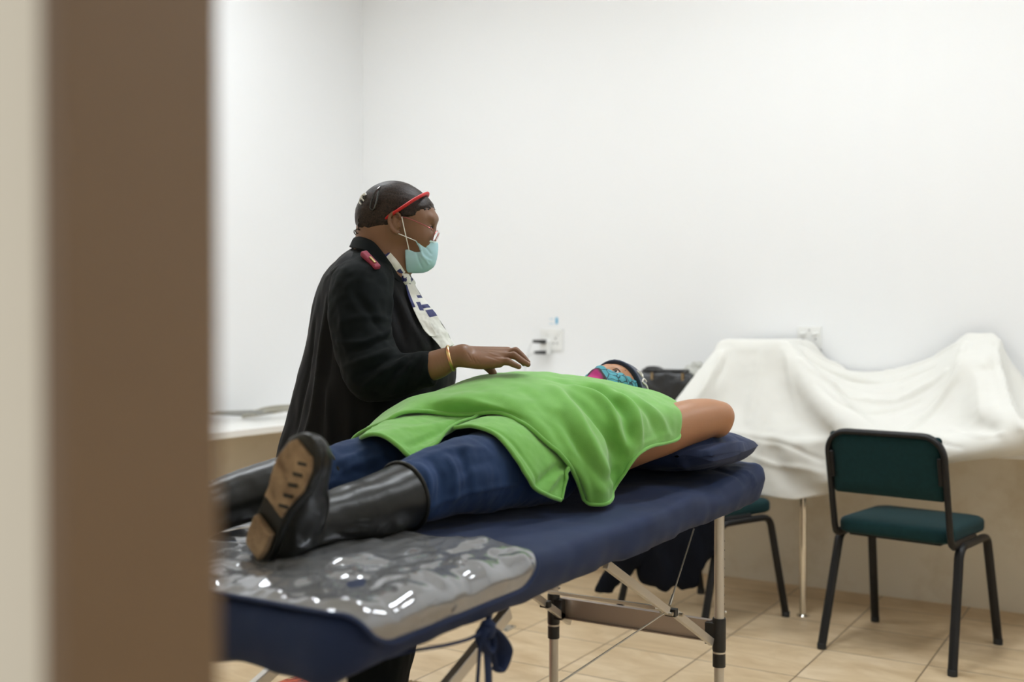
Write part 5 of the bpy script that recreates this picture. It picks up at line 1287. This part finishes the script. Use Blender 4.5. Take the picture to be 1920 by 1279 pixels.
# ------------------------------------------------------------------ sockets, plugs, card, cables
M_plate = mat('white_socket_plastic', (.80, .80, .78), .3); M_hole = mat('socket_hole', (.03, .03, .03), .6); M_plug = mat('black_plug', (.02, .02, .02), .4); M_cord = mat('grey_cord', (.30, .30, .28), .5)
def plate(px0, py0, px1, py1, label):
    a, b_ = ony(px0, py0, BX), ony(px1, py1, BX); c = (a+b_)/2; c[1] = BX
    e_ = empty('wall_socket', label, 'socket', tuple(c)); q = MB(); q.box(c+np.array([0, -.005, 0]), (abs(b_[0]-a[0]), .010, abs(b_[2]-a[2]))); o = q.obj('cover_plate', M_plate, e_, smooth=False); bevel(o, .003, 2)
    return e_, c, abs(b_[0]-a[0]), abs(b_[2]-a[2])
e_, c, w_, h_ = plate(1014, 616, 1057, 658, 'white wall socket with two black plugs in a white adaptor')
for (dx, dz) in ((.25, .05), (.17, -.17), (.33, -.17)):
    q = MB(); q.box(c+np.array([w_*dx-.01, -.0102, h_*dz]), (.006, .002, .008)); q.obj('pin_hole', M_hole, e_, smooth=False)
for dx in (-.2, .26):
    q = MB(); q.box(c+np.array([w_*dx, -.012, h_*.27]), (.022, .006, .012)); q.obj('switch', M_plate, e_, smooth=False)
def Wp(px, py, off): return ony(px, py, BX-off)
q = MB(); q.box((Wp(1016, 639, .03)+Wp(1030, 664, .03))/2, (.045, .045, .075)); o = q.obj('plug_adaptor', M_plate, smooth=False); bevel(o, .006); tag(o, 'white multi-plug adaptor in the left wall socket', 'adaptor')
for i_, (a, b_, lab) in enumerate((((1000, 640), (1023, 641), 'upper of two black phone charger plugs in the adaptor'), ((1003, 661), (1023, 661), 'lower of two black phone charger plugs in the adaptor'))):
    A_, B_ = Wp(*a, .06), Wp(*b_, .06); q = MB(); q.tube([A_, A_*.6+B_*.4, B_], [.0085, .0095, .0105 if i_ else .0125], 14); pg = q.obj('charger_plug', M_plug); tag(pg, lab, 'plug', 'charger plugs in the adaptor')
    q = MB(); st = [(999, 641), (993, 652), (989, 668), (984, 695), (978, 730)] if i_ == 0 else [(1002, 662), (995, 665), (988, 672), (984, 695), (979, 732)]
    q.tube(cr([Wp(*p_, .055) for p_ in st], 5), .0012, 6); q.obj('cord', M_cord, pg)
M_blue = mat('blue_print', (.08, .40, .62), .5); M_card = mat('white_card', (.82, .83, .84), .6)
c0, c1 = Wp(1028, 595, .001), Wp(1048, 611, .001); cc = (c0+c1)/2
q = MB(); q.box(cc, (abs(c1[0]-c0[0]), .001, abs(c1[2]-c0[2]))); cd_ = q.obj('wall_card', M_card, smooth=False); tag(cd_, 'small white sticker with a blue end taped above the left wall socket', 'sticker')
q = MB(); q.box(cc+np.array([abs(c1[0]-c0[0])*.30, -.0008, .004]), (.014, .001, abs(c1[2]-c0[2])*.75)); q.obj('blue_panel', M_blue, cd_, smooth=False)
for dz in (.014, -.012):
    q = MB(); q.box(cc+np.array([-abs(c1[0]-c0[0])*.18, -.0008, dz]), (.024, .001, .002)); q.obj('printed_line', M_blue, cd_, smooth=False)
e_, c, w_, h_ = plate(1496, 612, 1541, 655, 'white wall socket behind the top edge of the draped sheet')
for dx in (-.25, .25):
    q = MB(); q.box(c+np.array([w_*dx, -.012, h_*.17]), (.030, .006, .014)); o = q.obj('switch', M_plate, e_, smooth=False); bevel(o, .002)
for (dx, dz) in ((0, .33), (.26, -.06), (-.26, -.06)):
    q = MB(); q.box(c+np.array([w_*dx, -.0105, h_*dz]), (.005, .002, .006)); q.obj('pin_hole', M_hole, e_, smooth=False)
# loops of cable lying on the left counter
M_cab = mat('beige_cable', (.38, .36, .29), .5); rr_ = np.random.default_rng(11)
def coil(px, py, rx_, ry_, n_, seed, mm, lab, lead=None):
    rg = np.random.default_rng(seed); c = onz(px, py, CT+.006); pts = []
    for t in np.linspace(0, 2*math.pi*n_, int(26*n_)):
        k = 1+.18*math.sin(t*.37+seed)+.08*math.sin(t*1.9)
        pts.append(c+np.array([ry_*k*math.cos(t)+.012*math.sin(t*1.3), rx_*k*math.sin(t), .002+.004*(t/6.28)+.032*abs(math.sin(t*.5+seed))]))
    if lead is not None: pts += [onz(*lead, CT+.006)]
    q = MB(); q.tube(cr(pts, 3), .0040, 6); o = q.obj('coiled_cable', mm); tag(o, lab, 'cable', 'cables on the left counter')
coil(512, 781, .15, .09, 5, 1, M_cab, 'coiled beige cable on the left counter beside the standing person')
coil(450, 786, .16, .10, 4, 2, M_cord, 'loosely looped grey cable on the left counter, nearest the doorway')
# steel floor plate with screws
M_steel = mat('steel_plate', (.55, .53, .47), .4, metal=.8)
pts = [onz(935, 1170, .0), onz(968, 1175, .0), onz(951, 1185, .0), onz(918, 1180, .0)]
c = sum(pts)/4; q = MB(); V = [p+np.array([0, 0, h]) for h in (0, .003) for p in pts]
q.add(V, [(0, 1, 2, 3), (4, 5, 6, 7), (0, 1, 5, 4), (1, 2, 6, 5), (2, 3, 7, 6), (3, 0, 4, 7)]); fp = q.obj('floor_plate', M_steel, smooth=False); tag(fp, 'small square steel plate screwed to the floor tiles under the table', 'floor plate')
for p in pts:
    pp_ = c+(p-c)*.68; q = MB(); q.lathe([(.005, .003), (.0045, .0042)], (pp_[0], pp_[1], 0), n=10); q.obj('screw', M_hole, fp)
# patterned rug
M_rug = bpy.data.materials.new('persian_rug'); M_rug.use_nodes = True; m = M_rug; b = m.node_tree.nodes['Principled BSDF']; b.inputs['Roughness'].default_value = .95
tc = N(m, 'ShaderNodeTexCoord'); v1 = N(m, 'ShaderNodeTexVoronoi'); v1.inputs['Scale'].default_value = 13; L(m, tc.outputs['Object'], v1.inputs['Vector'])
v2 = N(m, 'ShaderNodeTexNoise'); v2.inputs['Scale'].default_value = 55; v2.inputs['Detail'].default_value = 3; L(m, tc.outputs['Object'], v2.inputs['Vector'])
sm = mth(m, 'ADD', mth(m, 'MULTIPLY', v1.outputs['Distance'], 1.1), mth(m, 'MULTIPLY', v2.outputs['Fac'], .55))
rp = N(m, 'ShaderNodeValToRGB'); rp.color_ramp.interpolation = 'CONSTANT'; e = rp.color_ramp.elements
e[0].position = 0; e[0].color = (.42, .06, .03, 1); e[1].position = .50; e[1].color = (.01, .01, .015, 1)
for p_, c_ in ((.58, (.50, .38, .20, 1)), (.64, (.38, .05, .03, 1)), (.78, (.02, .02, .03, 1)), (.86, (.45, .10, .05, 1))): x_ = rp.color_ramp.elements.new(p_); x_.color = c_
L(m, sm, rp.inputs[0]); L(m, rp.outputs[0], b.inputs['Base Color'])
rx0 = onz(590, 1256, 0)[0]; ry1 = onz(766, 1277, 0)[1]
q = MB(); q.box(((rx0-1.9)/2, (1.7+ry1-.05)/2, .005), (-1.9-rx0, ry1-.05-1.7, .009)); rg_ = q.obj('rug', M_rug, smooth=False); bevel(rg_, .003, 2); tag(rg_, 'red patterned rug on the floor under the standing person', 'rug')
M_fringe = mat('rug_fringe', (.30, .20, .10), .95)
q = MB(); rr_ = np.random.default_rng(2)
xs = np.linspace(rx0+.01, -1.91, 70)
for x_ in xs: q.tube([(x_, ry1-.055, .004), (x_+rr_.uniform(-.006, .006), ry1-.025, .004), (x_+rr_.uniform(-.012, .012), ry1+rr_.uniform(-.006, .006), .003)], .0026, 5)
fg_ = q.obj('fringe', M_fringe, rg_); fg_['kind'] = 'stuff'
# dark jacket hung over the back of the farther chair
M_jack = mat('dark_jacket_cloth', (.0045, .006, .011), .85, bump=(300, .3, .0008), spec=.12)
s = SDF((-2.30, 3.80, .12), (-1.30, 4.45, .95), .008)
Jy = lambda px, py, y=4.03: ony(px, py, y)
for (top_, bot_, r0, r1, y) in (((1215, 1103), (1217, 1080), .05, .045, 4.0), ((1240, 1105), (1245, 1085), .05, .05, 4.0), ((1262, 1105), (1262, 1078), .05, .045, 4.02), ((1290, 1105), (1292, 1085), .05, .048, 4.04)):
    b0 = Jy(bot_[0], bot_[1], y); t0_ = np.array([b0[0]*.8-1.75*.2, 4.04, .80]); s.tube([t0_, (t0_+b0)/2+np.array([0, -.02, 0]), b0], [.055, .05, r1], k=.02, flat=((0, 1, 0), .5))
s.tube([np.array([-1.62, 4.05, .78]), Jy(1325, 985, 4.06), Jy(1312, 1040, 4.05), Jy(1280, 1098, 4.03)], [.055, .06, .05, .022], k=.02, flat=((0, 1, 0), .5))
s.tube([np.array([-1.90, 4.0, .74]), Jy(1183, 1010, 3.97), Jy(1165, 1055, 3.96), Jy(1130, 1110, 3.96)], [.055, .060, .052, .040], k=.02, flat=((0, 1, 0), .55))
s.tube([np.array([-1.93, 4.05, .81]), np.array([-1.75, 4.04, .845]), np.array([-1.55, 4.03, .81])], [.045, .048, .045], k=.03)
s.tube([np.array([-1.93, 4.13, .78]), np.array([-1.90, 4.15, .62])], [.05, .04], k=.03, flat=((0, 1, 0), .6)); s.tube([np.array([-1.70, 4.13, .80]), np.array([-1.68, 4.15, .62])], [.06, .05], k=.03, flat=((0, 1, 0), .6))
V, Fc = s.mesh(2); V = V+vnormals(V, Fc)*(vnoise(V*np.array([1, 1, .35]), 12, 7)*.014)[:, None]
o = mk('jacket', V, Fc, M_jack); tag(o, 'dark jacket hanging over the back of the chair behind the massage table', 'jacket')
